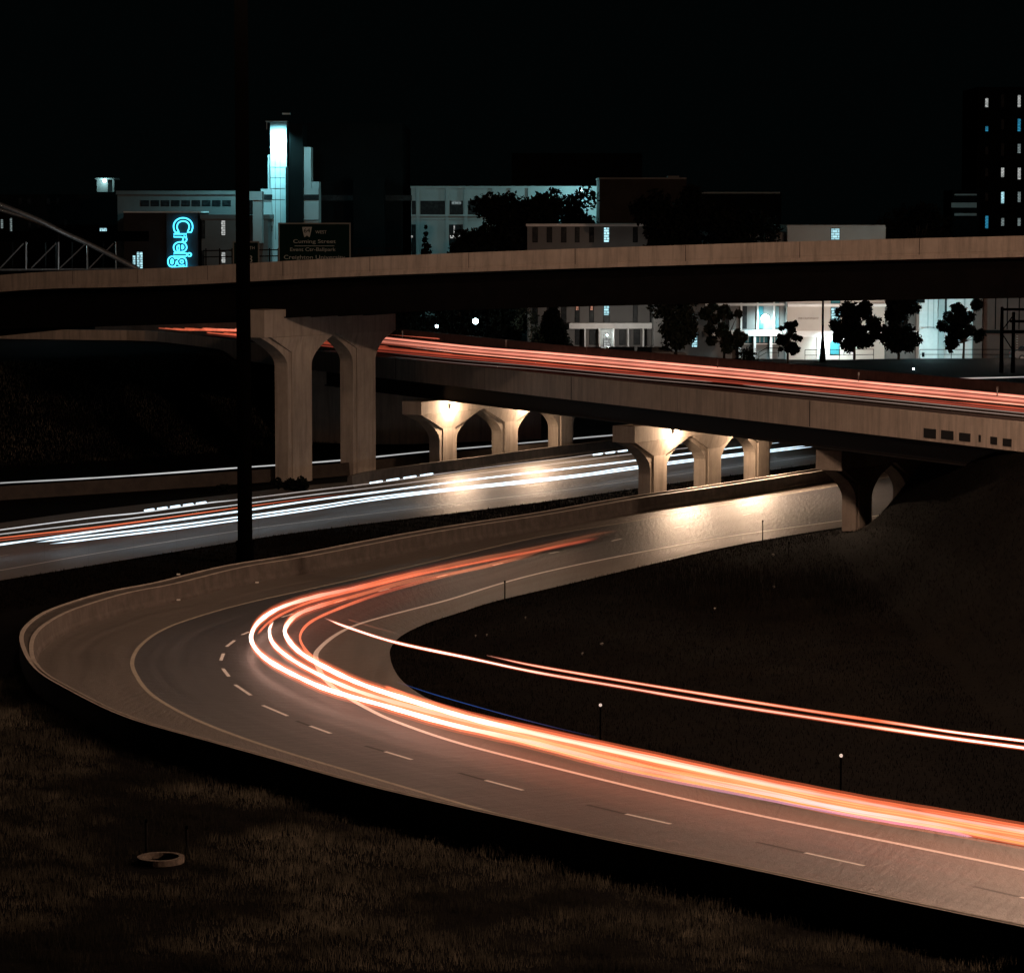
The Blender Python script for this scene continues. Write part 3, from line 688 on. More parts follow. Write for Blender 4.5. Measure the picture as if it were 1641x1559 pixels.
RA = [(1003,849),(957,856),(842,881),(741,901),(665,918),(573,941),(506,956),(451,973),(418,993),(404,1013),(406,1034),(430,1058),(482,1086),(531,1106),(619,1131),(726,1161),(852,1189),(1005,1227),(1200,1264),(1356,1297),(1518,1325),(1641,1347),(1760,1368)]
RA2= [(960,862),(842,886),(741,906),(665,922),(573,945),(506,962),(462,979),(432,996),(412,1016)]
RB = [(438,996),(432,1010),(440,1034),(482,1065),(555,1100),(634,1125),(756,1156),(860,1180),(1035,1222),(1200,1258),(1400,1298),(1641,1342),(1760,1362)]
RC = [(980,855),(900,872),(787,906),(665,929),(573,954),(512,971),(476,985),(458,1004),(460,1022),(482,1046),(531,1074),(585,1098),(665,1124),(756,1151),(860,1175),(1035,1213),(1200,1249),(1356,1281),(1500,1306),(1641,1331),(1760,1351)]
RD = [(860,888),(756,912),(665,935),(604,953),(543,975),(497,997),(481,1019),(491,1043),(518,1065),(573,1092),(634,1112),(726,1143),(860,1172)]
RE = [(616,1099),(655,1114),(695,1127),(775,1150),(860,1166),(1000,1198)]
far_near = lambda *c: list(c)
bundle(RA, .75, .10, [(.02,.006,.003), (.12,.035,.015), (.35,.09,.04), ORG, PINK, HOT, HOT, HOT, HOT, HOT, PINK, ORG, LAV, ORG, ORG], [(0,0,0), (.02,.005,.002), DIM, ORG, ORG, ORG, ORG, ORG, DIM], .10, 'outermost thick white-hot trail sweeping round the hairpin and off to the lower right')
bundle(RA2, .75, .05, [DIM, ORG, ORG, ORG, ORG], [DIM, DIM, DIM], .04, 'thin orange trail just inside the outermost trail at the top of the hairpin')
bundle(RB, .75, .085, [HOT, HOT, PINK, DIM, DIM, DIM], [ORG, ORG, ORG, DIM], .09, 'short-headed white trail that starts inside the hairpin between two longer trails')
bundle(RC, .75, .105, [(.02,.006,.003), (.12,.035,.015), (.35,.09,.04), ORG, PINK, HOT, HOT, HOT, HOT, PINK, PINK, ORG, ORG, PINK], [(0,0,0), (.02,.005,.002), DIM, ORG, ORG, ORG, ORG, ORG, ORG], .10, 'bright white trail third from the outside of the hairpin')
bundle(RD, .75, .065, [(.04,.01,.004), (.3,.08,.03), DIM, ORG, ORG, ORG, ORG, ORG, ORG, ORG], [DIM, DIM, DIM], .03, 'innermost thin orange trail hugging the white edge line of the hairpin')
bundle(RE, .75, .06, [ORG, ORG, DIM, DIM], [DIM, DIM, (.02,.005,.002)], .03, 'short orange trail starting above the stream just past the hairpin')
bundle([(520,990),(555,1004),(634,1029),(756,1055),(860,1077),(1000,1101),(1141,1125),(1356,1158),(1500,1179),(1641,1198),(1760,1214)], 3.1, .038, [PINK, HOT, HOT, PINK, PINK, PINK, HOT, HOT], [DIM, ORG, DIM, DIM, ORG, ORG], .028, 'long high trail crossing the dark bank, starting at the tip of the hairpin')
bundle([(780,1050),(860,1067),(1000,1091),(1141,1114),(1300,1139),(1430,1158),(1530,1173),(1641,1187),(1760,1203)], 3.3, .03, [PINK, PINK, PINK, ORG, HOT, HOT], [DIM, ORG, ORG], .02, 'thinner high trail running just above the long trail across the dark bank')
trail([(630,1090),(695,1112),(800,1142),(880,1163),(960,1182)], 1.3, .022, [C3((40,40,60),.3), C3((40,80,150),.6), C3((60,60,100),.6), C3((30,25,40),.5)], label='faint thin blue trail along the inner edge of the ramp', weak=True)
trail([(557,992),(590,1002),(640,1016)], 1.2, .03, [C3((140,80,60),.7), C3((60,40,30),.7)], label='faint short reddish scratch of light just above the start of the long high trail', weak=True)
# stream of weaker strands between the two bright ones on the lower right
top_s = [(700,1133),(852,1173),(1005,1207),(1200,1249),(1320,1273),(1500,1306),(1641,1331),(1760,1351)]
bot_s = [(700,1157),(852,1195),(1005,1235),(1200,1273),(1356,1303),(1518,1329),(1641,1354),(1760,1376)]
def xfunc(pts): return lambda x: np.interp(x, [p[0] for p in pts], [p[1] for p in pts])
def band(top_, bot_, x0, x1, n, z, r, colf, name, label, kind='stuff', zf=None, weak=True, cat='light trail', holes=0):
    ft, fb = xfunc(top_), xfunc(bot_); xs_ = np.linspace(x0, x1, 14); mb = MB(); cols = []
    for k in range(n):
        f = k/(n-1); pts = [(x, ft(x) + (fb(x)-ft(x))*f) for x in xs_]; zk = z if zf is None else zf(f)
        a = colf(f); m_ = trail(pts, zk, r*rng.uniform(.5, 1.35), a, None, n=4); mb.add(m_.v, m_.f); cols.append(m_.col)
    mb.col = np.concatenate(cols); return mb.build(name, M['trail_weak' if weak else 'trail'], None, label, cat, None, kind, fix=False, smooth=True)
def streamc(f):
    j = rng.uniform(.5, 1.25)
    c = PINK if f < .12 else ((.85*j, .27*j, .13*j) if f < .62 else (PINK if f < .8 else LAV))
    g = tuple(v*rng.choice([.1, .3, 1.2, 1.7])*.15 for v in c)
    return [tuple(v*.6 for v in g), g, g, g]
band(top_s, bot_s, 700, 1755, 22, .8, .036, streamc, 'light_stream', 'dense stream of thin red and orange light strands along the lower right ramp')
# blue-violet lower fringe
trail([(940,1221),(1035,1243),(1141,1264),(1260,1287),(1380,1309),(1510,1331),(1560,1341)], .85, .05, [C3((90,55,65),.5), C3((125,95,120),.8), C3((120,105,150),.85), C3((125,110,160),.85), C3((180,145,165),.8)], label='pale violet trail along the lower edge of the stream on the ramp', weak=True)

# red stream on the lower bridge
tb = [(150,519),(230,521.5),(378,521),(500,529),(624,541),(735,554),(860,563.5),(1006,576),(1152,589),(1260,599),(1375,611),(1495,621),(1641,635),(1760,646)]
bb_ = [(150,527),(230,529),(378,540),(500,553),(624,565),(735,574),(860,586),(1006,599),(1152,612),(1260,622),(1375,633),(1495,645),(1641,660),(1760,672)]
def redc(f):
    j = rng.choice([.12, .35, .8, 1.1, 1.35, 1.0])*rng.uniform(.85, 1.15)
    if f < .42: c = (1.0*j, .30*j, .20*j)
    elif f < .47: c = (.22*j, .03*j, .015*j)
    elif f < .53: c = (.8*j, .16*j, .08*j)
    elif f < .60: c = (1.2, .45, .30)
    elif f < .8: c = (.50*j, .075*j, .035*j)
    else: c = (.24*j, .035*j, .02*j)
    c = tuple(v*.72 for v in c); l = [tuple(v*q for v in c) for q in (.5, .55, .75, 1, 1, 1, 1, .95, .9, .8)]
    return l
band(tb, bb_, 330, 1755, 30, 8.45, .042, redc, 'light_stream', 'broad glowing band of red tail-light strands along the lower bridge')
band([(200,520),(300,522),(395,523.5)], [(200,521),(300,530),(395,539)], 215, 395, 8, 8.45, .07, lambda f: [(.03,.01,.006), (.5,.09,.04), (.8,.2,.12) if f < .5 else (.6,.1,.05)], 'light_stream', 'tapering start of the red light stream left of the dark mast')
ta = [(624,532),(735,541),(860,551),(1006,563.5),(1148,576),(1200,581),(1361,594.5),(1495,608),(1641,621)]
band(ta, [(x, y+4.5) for x, y in ta], 624, 1755, 3, 8.6, .06, lambda f: [(.7,.13,.07),(.7,.13,.07),(.6,.1,.05),(.75,.16,.1)], 'light_stream', 'thin pair of red light lines beyond the dark median of the lower bridge')
for k, dy in enumerate((0, 5)):  # pale edge lines given a glow of their own
    trail([(x, y+dy) for x, y in [(624,566),(735,577),(860,587),(1006,600.5),(1152,613),(1260,624),(1442,642),(1641,662),(1760,673)]], 8.2, .025, [C3((90,80,75)), C3((140,120,110)), C3((150,130,120))], label=['upper of the two thin pale lines below the red band on the bridge','lower of the two thin pale lines below the red band on the bridge'][k], weak=True)
trail([(1480,606.5),(1560,606),(1641,604),(1740,601)], 7.2, .05, [C3((150,110,100)), C3((190,180,175)), C3((120,125,125))], label='pale straight light line on the road beyond the lower bridge at the right edge', weak=True)

# white head-light trails on the highway
G2 = 'white light trails on the highway'
def wt(pts, z, r, cols, label, weak=False): return trail(pts, z, r, cols, label=label, weak=weak, group=G2)
WH = C3((225,228,230), .9); SOFT = C3((190,180,175), .6)
wt([(-30,853),(0,849),(143,830),(229,821),(332,806),(378,801),(500,786),(600,774),(700,760),(820,744),(900,735),(966,726),(1060,714),(1180,702)], .8, .04, [SOFT, WH, WH, SOFT, SOFT, SOFT, SOFT, C3((150,140,135))], 'uppermost thin white line of the highway trails', True)
wt([(-30,860),(0,856),(183,834),(378,809),(500,793),(600,781),(720,765),(860,747),(1000,729),(1100,718),(1180,710)], .8, .035, [SOFT, WH, SOFT, SOFT, SOFT], 'second thin white line from the top of the highway trails', True)
wt([(-30,866),(0,862),(183,841),(378,814),(500,798),(580,788)], .8, .04, [ORG, ORG, ORG, DIM, (.02,.01,.01)], 'thin orange line between the white highway trails', True)
wt([(-30,870),(0,866),(183,844),(300,828)], .8, .03, [ORG, DIM, (.02,.01,.01)], 'short orange line under the other orange line at the left edge', True)
wt([(-30,876),(0,872.5),(90,860),(183,847),(378,820),(500,802),(600,789),(770,767),(1000,740),(1100,727),(1183,717),(1276,706)], .8, .06, [COOL, COOL, COOL, COOL, COOL, COOL], 'thick white trail running the whole length of the highway')
wt([(58,869),(130,860),(250,846),(378,829),(500,812),(600,797),(720,783),(843,770),(940,759),(1000,750),(1100,737),(1183,727),(1310,712)], .8, .055, [COOL]*5, 'upper of the close pair of thick white trails that starts left of the mast')
wt([(80,871.5),(160,862),(270,848.5),(378,834),(500,816.5),(600,801),(720,786),(843,773.5),(940,762),(1000,753.5),(1100,740),(1183,730),(1317,714)], .8, .055, [COOL]*5, 'lower of the close pair of thick white trails that starts left of the mast')
def dashes_t(pts, z, label, nseg):
    mb = MB(); f = xfunc(pts); x0, x1 = pts[0][0], pts[-1][0]; cs = []
    for k in range(nseg):
        a = x0 + (x1-x0)*k/nseg; b = a + (x1-x0)/nseg*.8
        m_ = trail([(a, f(a)), ((a+b)/2, f((a+b)/2)), (b, f(b))], z, .07, COOL, None); mb.add(m_.v, m_.f); cs.append(m_.col)
    mb.col = np.concatenate(cs); mb.build('light_trail', M['trail_weak'], None, label, 'light trail', G2, fix=False, smooth=True)
dashes_t([(231,818),(335,804)], .95, 'row of short white dashes of light left of the mast', 5)
dashes_t([(592,774),(700,758)], .95, 'row of short white dashes of light between the tall pier and the first arched pier', 4)
dashes_t([(950,729),(1010,721)], .95, 'row of short white dashes of light just left of the second arched pier', 3)
wt([(-40,778),(0,774),(130,767),(240,760),(375,750),(540,738),(680,724),(770,716),(860,708),(985,697),(1100,688)], .95, .06, [C3((150,150,150),.7), C3((200,200,200),.9), C3((170,170,170),.8), C3((180,180,180),.8)], 'single white line of light on the road behind the piers', True)

# ------------------------------------------------------------------ campus beyond the bridges
ZG = 6.5
def wall(root, x0, x1, y0, y1, D, mt, name='wall', depth=14.0, zbase=None, proud=0.0, label=None):
    a = A(x0, y0, D); b = A(x1, y1, D); zb = b.z if zbase is None else zbase
    m_ = MB(); m_.box((a.x, D-proud, zb), (b.x, D+depth, a.z)); return m_.build(name, M[mt], root, label)
def panel(root, x0, x1, y0, y1, D, mt, name='window', proud=.06, th=.05, label=None):
    a = A(x0, y0, D); b = A(x1, y1, D); m_ = MB(); m_.box((a.x, D-proud, b.z), (b.x, D-proud+th, a.z)); return m_.build(name, M[mt], root, label)
def windows(root, x0, x1, y0, y1, D, mt, frame='wall_dark', sill=True):
    f = panel(root, x0-.8, x1+.8, y0-.8, y1+.8, D, frame, 'window', .05, .06)
    panel(f, x0, x1, y0, y1, D, mt, 'pane', .075, .03); return f
def bld(name, label, x0, x1, ytop, D, mt, depth=14.0, cat='building'):
    a = A((x0+x1)/2, ytop, D); root = thing(name, (a.x, D, ZG), label, cat); wall(root, x0, x1, ytop, 600, D, mt, 'wall', depth, ZG-.3); return root

# B1 long low building with the neon sign
r = bld('campus_building', 'low dark building with a row of small square windows under its roof edge', 188, 385, 307, 392, 'wall_grey')
wall(r, 186, 386, 306, 312, 392, 'wall_grey', 'roof_edge', 14, None, .25)
for i in range(9): windows(r, 226+16.4*i, 238+16.4*i, 322, 330, 392, 'glass_dark')
r = bld('campus_building', 'dark block with the blue neon sign on its front and a thin lit roof edge', 198, 322, 339, 380, 'wall_dim')
wall(r, 198, 322, 339, 341.2, 380, 'wall_white', 'roof_edge', 10, None, .2)
r = bld('campus_building', 'grey wing with two tall lit slit windows right of the neon sign', 322.5, 431, 345, 379, 'wall_grey', 12)
wall(r, 321, 432, 344, 351, 379, 'wall_grey', 'roof_edge', 12, None, .3)
windows(r, 323.5, 328, 354, 382, 379, 'glass_dark'); windows(r, 354.5, 361, 354, 377, 379, 'win_white'); windows(r, 355, 361, 404, 421, 379, 'win_white'); windows(r, 323.5, 327, 403, 425, 379, 'glass_dark')
wall(r, 395, 420, 307, 321, 376, 'wall_teal', 'upper_block', 3)
wall(r, 405, 420, 321, 390, 376.5, 'wall_teal', 'stair_shaft', 3)
windows(r, 396, 404, 323, 343, 376, 'glass_dark')
pb = thing('penthouse', tuple(A(168, 308, 400)), 'small rooftop box with a bright cool lamp on it, above the long low building', 'roof structure')
wall(pb, 155, 173, 287, 308, 400, 'wall_grey', 'wall', 5); panel(pb, 180, 183, 288, 308, 400, 'wall_grey', 'post', .1, .2); wall(pb, 153, 184, 285.5, 288, 400, 'wall_grey', 'roof', 5, None, .6)
def wall_lamp(px, py, D, power, label, color=(.45,.95,1.0), out=1.2, lens='lamp_cool', size=.16, cat='lamp', grp='cool lamps of the campus', down=False):
    p = A(px, py, D); root = thing('wall_lamp', tuple(p), label, cat, grp)
    m_ = MB(); m_.box((p.x-size, p.y-.15, p.z), (p.x+size, p.y, p.z+size*1.4)); m_.build('housing', M['black'], root)
    m_ = MB(); m_.tube([(p.x, p.y-.16, p.z+size*.5), (p.x, p.y-.16-size, p.z+size*.3)], [size, size*.6], 10); m_.build('lens', M[lens], root)
    lamp('lamp_light', (p.x, p.y-out, p.z), power, color, .15, parent=root, **(dict(spot=150, blend=.7, aim=(p.x, p.y, p.z-1.3)) if down else {})); return root
wall_lamp(167.5, 291, 400, 160, 'bright cool lamp on the small rooftop box at the upper left', out=1.0, size=.22)
r = bld('campus_building', 'very dark long building behind the arch bridge with one small lit window', -60, 205, 312, 420, 'wall_dark', 14)
windows(r, 160, 171, 366, 372, 420, 'win_cool'); windows(r, 1.5, 5, 352, 366, 420, 'win_dim'); windows(r, 16, 19.5, 350, 372, 420, 'win_dim')
for x in (30, 44, 75, 90): windows(r, x, x+5, 318, 328, 420, 'glass_dark')
for x in (45, 60, 102): windows(r, x, x+5, 352, 366, 420, 'glass_dark')

# B2 lit tower
r = bld('campus_tower', 'tall pale shaft lit bright cyan-white near its top, stepped blocks round its foot', 433, 461.5, 197, 386, 'wall_teal', 5, 'tower')
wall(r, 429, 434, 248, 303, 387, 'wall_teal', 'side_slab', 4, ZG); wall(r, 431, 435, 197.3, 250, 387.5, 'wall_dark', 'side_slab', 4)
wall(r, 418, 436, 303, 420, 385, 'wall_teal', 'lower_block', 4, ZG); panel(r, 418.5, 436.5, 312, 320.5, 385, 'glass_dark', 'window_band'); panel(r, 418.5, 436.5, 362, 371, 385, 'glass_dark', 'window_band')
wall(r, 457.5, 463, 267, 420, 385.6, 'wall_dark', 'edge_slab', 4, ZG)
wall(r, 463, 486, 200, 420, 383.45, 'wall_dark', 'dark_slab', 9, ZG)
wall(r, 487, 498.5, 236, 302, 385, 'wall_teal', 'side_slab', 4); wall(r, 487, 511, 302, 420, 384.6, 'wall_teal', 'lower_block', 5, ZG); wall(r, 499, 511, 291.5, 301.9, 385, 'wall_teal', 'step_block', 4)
panel(r, 487.3, 511.2, 312, 321, 384.6, 'glass_dark', 'window_band', .1, .05); panel(r, 478, 511, 352.5, 354, 384.6, 'wall_dark', 'ledge', .2, .1)
for y in (232, 268, 285, 302, 320): panel(r, 433.2, 457, y, y+.7, 386, 'wall_dark', 'seam', .02, .03)
for x in (441, 449): panel(r, x, x+.5, 232, 384, 386, 'wall_dark', 'seam', .022, .03)
m_ = MB(); p = A(447, 196.5, 386); m_.box((A(427,0,386).x, 383.2, p.z), (A(461,0,386).x, 386, p.z+.12)); m_.build('lamp_arm', M['grey_steel'], r)
m_ = MB(); q = A(427.5, 196.5, 383.3); m_.box((q.x-.05, 383.2, q.z-.9), (q.x+.05, 383.3, q.z)); m_.build('hanger', M['grey_steel'], r)
m_ = MB(); m_.box((A(454,0,386).x, 383, A(0,185,386).z), (A(466,0,386).x, 384, A(0,182.5,386).z)); m_.build('roof_beacon', M['wall_white'], r)
p = A(447, 199, 386)
for k, (dx, dz) in enumerate(((-.5, 0), (.5, 0))): lamp('flood_light', (p.x+dx, 383.3, p.z-1.0+dz), 5200, (.30,.88,1.0), .3, spot=150, parent=r, blend=.9, aim=(p.x+dx, 387.5, p.z-7))
q = A(499, 240, 380); lamp('flood_light', (q.x-.6, 378.5, A(0,228,380).z), 1300, (.35,.85,.95), .3, spot=120, parent=r, blend=.7, aim=(q.x, 386, A(0,330,380).z))
q = A(408, 300, 372); lamp('flood_light', (q.x+1.2, 371, A(0,296,372).z), 500, (.35,.9,1.0), .3, spot=120, parent=r, blend=.7, aim=(q.x+.5, 378, A(0,345,372).z))
r = bld('campus_building', 'huge unlit block just right of the lit tower, barely visible against the sky', 462, 646, 198, 400, 'wall_dark', 30)
wall(r, 566, 616, 286, 420, 396, 'wall_dark', 'bay', 4, ZG); panel(r, 512, 660, 313, 322, 399.9, 'glass_dark', 'window_band', .1)
# B3 pale concrete building
r = bld('campus_building', 'pale concrete frame building lit blue-green, with deep dark window openings', 659, 965, 300, 400, 'wall_teal', 18)
wall(r, 658, 966, 298.6, 302, 400, 'wall_teal', 'roof_edge', 18, None, .45)
for x in (667, 714, 744, 789, 818, 846, 893, 922): wall(r, x, x+5.5, 302.2, 600, 400, 'wall_teal', 'pillar', .3, ZG, .35)
for x0, x1 in ((660,666.5),(673.5,713),(720.5,742),(750,788),(795.5,817),(825,845.5),(852,892)):
    m = 'glass_dark'; panel(r, x0, x1, 322, 344, 400, m, 'window', .04, .05)
panel(r, 724, 739, 322.5, 328, 399.9, 'win_dim', 'window', .04, .05)
wall(r, 659, 965, 344.5, 347, 400, 'wall_teal', 'ledge', .2, None, .5); wall(r, 659, 965, 351, 352.3, 400, 'wall_teal', 'ledge', .2, None, .2)
f = panel(r, 719.5, 742, 360, 394, 400, 'glass_dark', 'window', .04, .05); panel(f, 721, 741, 377.5, 382, 399.9, 'win_white', 'pane'); panel(f, 727, 729, 361, 377, 399.9, 'win_white', 'pane')
panel(r, 659.5, 666.5, 360, 410, 400, 'glass_dark', 'window', .04, .05); panel(r, 659, 661.5, 378, 381, 399.9, 'win_white', 'window')
wall_lamp(932, 305, 399, 1500, 'small bright blue-white lamp at the roof edge of the pale concrete building', out=5)
q = A(700, 300, 380); lamp('facade_fill_light', (q.x+6, 372, q.z+5), 3000, (.30,.80,.84), .5, parent=r)  # added lamp without a fixture, tints the pale facade blue-green
# B4 brown block
r = bld('campus_building', 'dark brown block with a faint lit roof corner, behind the trees', 961, 1099, 286, 372, 'wall_dim', 14)
wall(r, 960, 1100, 284.8, 287.5, 372, 'wall_grey', 'roof_edge', 14, None, .3); wall(r, 1070, 1088, 282, 284.7, 372, 'wall_grey', 'vent_box', 2)
# B5 dormitory
r = bld('campus_building', 'grey dormitory with tall narrow windows, pale entrance canopy and columns', 845, 1048, 361, 331, 'wall_grey', 14)
wall(r, 843, 1032, 359, 363, 331, 'wall_white', 'roof_edge', 14.2, None, .35)
for x0, x1 in ((854,861),(877,884),(900,907),(922,928),(945,951),(968,976),(1015,1021),(1052-10,1058-10)):
    lit = x0 == 968
    windows(r, x0, x1, 365, 388, 331, 'win_cool' if lit else 'glass_dark'); windows(r, x0, x1, 425, 455, 331, 'glass_dark')
    f = windows(r, x0, x1, 480, 518, 331, 'glass_dark')
    if lit: panel(f, x0, x1, 486, 505, 331, 'win_cool', 'pane', .12, .03)
    if x0 in (922, 945): panel(f, x0+1, x1-1, 490, 497, 331, 'win_red', 'pane', .12, .03)
wall(r, 912, 1050, 517, 526, 331, 'wall_white', 'canopy', .4, None, 1.6)
for x in (936, 959, 982, 1005, 1029): wall(r, x, x+2.2, 526.1, 600, 331, 'wall_white', 'column', .25, ZG, 1.4)
for x in (922, 945, 993, 1016): windows(r, x, x+9, 529, 552, 331, 'glass_dark')
windows(r, 968, 977, 543, 556, 331, 'win_white')
wall_lamp(973, 538, 330.5, 120, 'small white lamp over the lit entrance door of the dormitory', color=(.9,1,.95), out=.8, size=.1)
# B6 right dormitory
r = bld('campus_building', 'cream dormitory with white floor ledges and street number lettering, lit by cool lamps', 1048.5, 1262, 372, 325, 'wall_grey', 14)
wall(r, 1130, 1262, 486, 490, 325, 'wall_white', 'ledge', .3, None, .35)
for x in (1188, 1214, 1240.5): wall(r, x-1.2, x+1, 470, 529, 325, 'wall_white', 'fin', .2, None, .3)
for x0, x1 in ((1136,1142),(1162,1168),(1189.3,1196),(1215.3,1222.5),(1242,1248)):
    windows(r, x0, x1, 466, 485.5, 325, 'glass_teal'); windows(r, x0, x1, 491.5, 526, 325, 'glass_teal' if x0 > 1200 else 'glass_dark')
wall(r, 1140, 1262, 529, 538, 325, 'wall_white', 'canopy', .4, None, 1.0)
for x in (1183, 1207, 1233): wall(r, x, x+3.2, 538.1, 600, 325, 'wall_white', 'column', .25, ZG, .9)
for x0, x1 in ((1158,1170),(1186,1205),(1211,1231),(1237,1250)):
    f = windows(r, x0, x1, 540, 549, 325, 'glass_teal'); 
    for k in (1, 2): xm = x0+(x1-x0)*k/3; panel(f, xm-.4, xm+.4, 540, 549, 325, 'wall_white', 'mullion', .12, .04)
    panel(r, x0, x1, 550.5, 552, 325, 'wall_white', 'sill', .15, .1)
windows(r, 1109, 1117, 534, 556, 325, 'win_cool')
wall(r, 1262.1, 1417, 364, 600, 323.5, 'wall_warm', 'end_wall', 16, ZG-.3)
wall(r, 1261, 1418, 361, 364.5, 323.5, 'wall_warm', 'roof_edge', 16, None, .35)
wall(r, 1262, 1470, 487, 491.5, 323.5, 'wall_white', 'ledge', .3, None, .35); wall(r, 1262, 1470, 530.5, 534, 323.5, 'wall_white', 'ledge', .3, None, .35)
wall(r, 1417.1, 1474, 440, 600, 324.3, 'wall_grey', 'wall', 14, ZG-.3)
wall(r, 1262.2, 1315, 534.1, 540, 323.5, 'wall_white', 'fascia', .2, None, .15); wall(r, 1309.5, 1315, 540.1, 600, 323.5, 'wall_white', 'fascia', .2, ZG, .15)
windows(r, 1332, 1345, 367, 384, 323.5, 'win_cool'); windows(r, 1332, 1346, 474, 486, 323.5, 'glass_teal'); f = windows(r, 1332, 1346, 493, 527, 323.5, 'glass_teal'); panel(f, 1332, 1346, 493, 515, 323.5, 'win_cool', 'pane', .12, .03)
windows(r, 1331, 1345, 540, 568, 323.5, 'glass_teal')
wall_lamp(1226, 514, 325-.05, 1000, 'blown-out cool lamp on the wall between the narrow windows of the cream dormitory', out=1.9, size=.45, color=(.62,.95,1), down=True)
wall_lamp(1328.5, 545, 323.4, 900, 'bright cool lamp beside the black lamp post, low on the cream wall', out=1.6, size=.36, color=(.7,.97,1), down=True)
for px_ in (1285, 1385): lamp('wall_fill_light', (A(px_,0,323).x, 315, 10.2), 1900, (1, .82, .70), .4, parent=r, spot=125, blend=1, aim=(A(px_,0,323).x, 323.5, 8.2))  # unseen lamps without fixtures, added to brighten the cream wall
lamp('wall_fill_light', (A(1010,0,300).x, 320, 10.0), 1500, (1, .93, .84), .4, parent=r, spot=130, blend=1, aim=(A(1000,0,331).x, 331, 8.6))  # unseen lamp added to brighten the grey dormitory front
# text helper
def text_mesh(txt, size, font_extrude=.0, off=0):
    c = bpy.data.curves.new('t', 'FONT'); c.body = txt; c.size = size; c.extrude = font_extrude; c.offset = off; c.align_x = 'LEFT'
    o = bpy.data.objects.new('t', c); COL.objects.link(o); dg = bpy.context.evaluated_depsgraph_get()
    me = bpy.data.meshes.new_from_object(o.evaluated_get(dg)); bpy.data.objects.remove(o); return me
def text_on(root, txt, x0, x1, ytop, ybot, D, mt, name='lettering', proud=.02, extrude=.015):
    me = text_mesh(txt, 1.0, extrude); v = np.zeros(len(me.vertices)*3); me.vertices.foreach_get('co', v); v = v.reshape(-1, 3)
    a = A(x0, ytop, D); b = A(x1, ybot, D); sx = (b.x-a.x)/(v[:,0].max()-v[:,0].min()); sz = (a.z-b.z)/(v[:,1].max()-v[:,1].min())
    m_ = MB(); V = [(a.x+(q[0]-v[:,0].min())*sx, D-proud-q[2], b.z+(q[1]-v[:,1].min())*sz) for q in v]; m_.add(V, [tuple(p.vertices) for p in me.polygons])
    return m_.build(name, M[mt], root, fix=False)
text_on(r, '2500 CALIFORNIA ST', 1279, 1312, 508.8, 511.8, 323.5, 'letter')
# cyan-lit hall
r = bld('campus_hall', 'tall panelled hall front lit bright pale cyan, right of the round trees', 1474.1, 1572, 455, 322, 'wall_white', 14)
for x in (1487, 1496): panel(r, x, x+.6, 455, 527, 322, 'wall_teal', 'seam', .03, .04)
wall(r, 1504, 1511.5, 440, 600, 322, 'wall_teal', 'pier', .3, ZG, .5); panel(r, 1511.6, 1517, 440, 524, 322, 'glass_dark', 'window'); panel(r, 1545, 1546, 455, 575, 322, 'wall_teal', 'seam', .03, .04)
wall(r, 1476, 1499, 526.5, 529, 322, 'wall_white', 'ledge', .3, None, .5); panel(r, 1477.5, 1481.5, 565, 572, 322, 'wall_dark', 'door')
wall(r, 1561, 1573, 450, 600, 321.4, 'wall_brown', 'dark_wall', 4, ZG); wall(r, 1438, 1476, 466, 484, 323.2, 'wall_dark', 'roof_overhang', 4, None, 3)
wall(r, 1455, 1474, 484.1, 492, 323.8, 'wall_white', 'fascia', .3, None, .3)
q = A(1512, 545, 316); lamp('flood_light', (A(1493,0,318).x, 317.2, A(0,556,318).z), 650, (.55,.95,1.0), .3, parent=r); lamp('flood_light', (A(1535,0,318).x, 314, A(0,480,318).z), 1000, (.50,.92,1.0), .4, parent=r)
r = bld('campus_building', 'dim brown building at the right edge behind the wooden pole frame', 1577, 1720, 455, 323, 'wall_brown', 14)
wall(r, 1576, 1720, 529, 534, 323, 'wall_dark', 'ledge', .3, None, .4)
for x in (1595, 1614, 1633): panel(r, x, x+.8, 455, 528, 323, 'wall_dark', 'seam', .03, .04)
lamp('wall_fill_light', (A(1625,0,312).x, 313, A(0,548,313).z), 420, (1, .78, .66), .4, parent=r)  # unseen lamp with no fixture, brightens the brown wall
# far tower at the right
r = bld('high_rise', 'tall unlit tower at the right edge with a few lit windows', 1567, 1700, 140, 600, 'wall_dark', 20, 'tower')
for x0, ys_ in ((1579, [(158,172,'win_white'),(203,211,'win_blue'),(236,248,'glass_dark'),(270,283,'glass_dark'),(309,322,'glass_dark'),(346,366,'win_blue')]),
               (1604.5, [(152,172,'glass_dark'),(192,208,'glass_dark'),(230,250,'glass_dark'),(269,284,'win_white'),(308,326,'win_cool'),(350,362,'win_dim')]),
               (1631, [(153,172,'win_white'),(191,211,'win_blue'),(231,246,'win_dim'),(269,288,'win_white'),(308,324,'win_dim'),(350,362,'win_dim')]),
               (1656, [(153,172,'glass_dark'),(191,211,'win_dim')])):
    for y0, y1, m in ys_: windows(r, x0, x0+4.4, y0, y1, 600, m)
r = bld('campus_building', 'low distant building with faint teal lit ledges left of the far tower', 1527, 1566, 305, 560, 'wall_dark', 12)
for y0, y1, x0 in ((311,313.5,1529),(325,333,1524),(342,346,1529)): wall(r, x0, 1564.5, y0, y1, 560, 'wall_teal', 'ledge', 1, None, .5)
lamp('ledge_light', (A(1545,0,555).x, 552, A(0,335,552).z), 160, (.4,.8,.85), .4, parent=r)
r = bld('campus_building', 'long distant roofline behind the dark trees with a thin pale edge', 1100, 1250, 309, 500, 'wall_dark', 12)
wall(r, 1100, 1250, 308, 310.5, 500, 'wall_teal', 'roof_edge', 1, None, .3)
r = bld('campus_building', 'barely visible dark block behind the brown block', 820, 1028, 246, 520, 'wall_dark', 12)

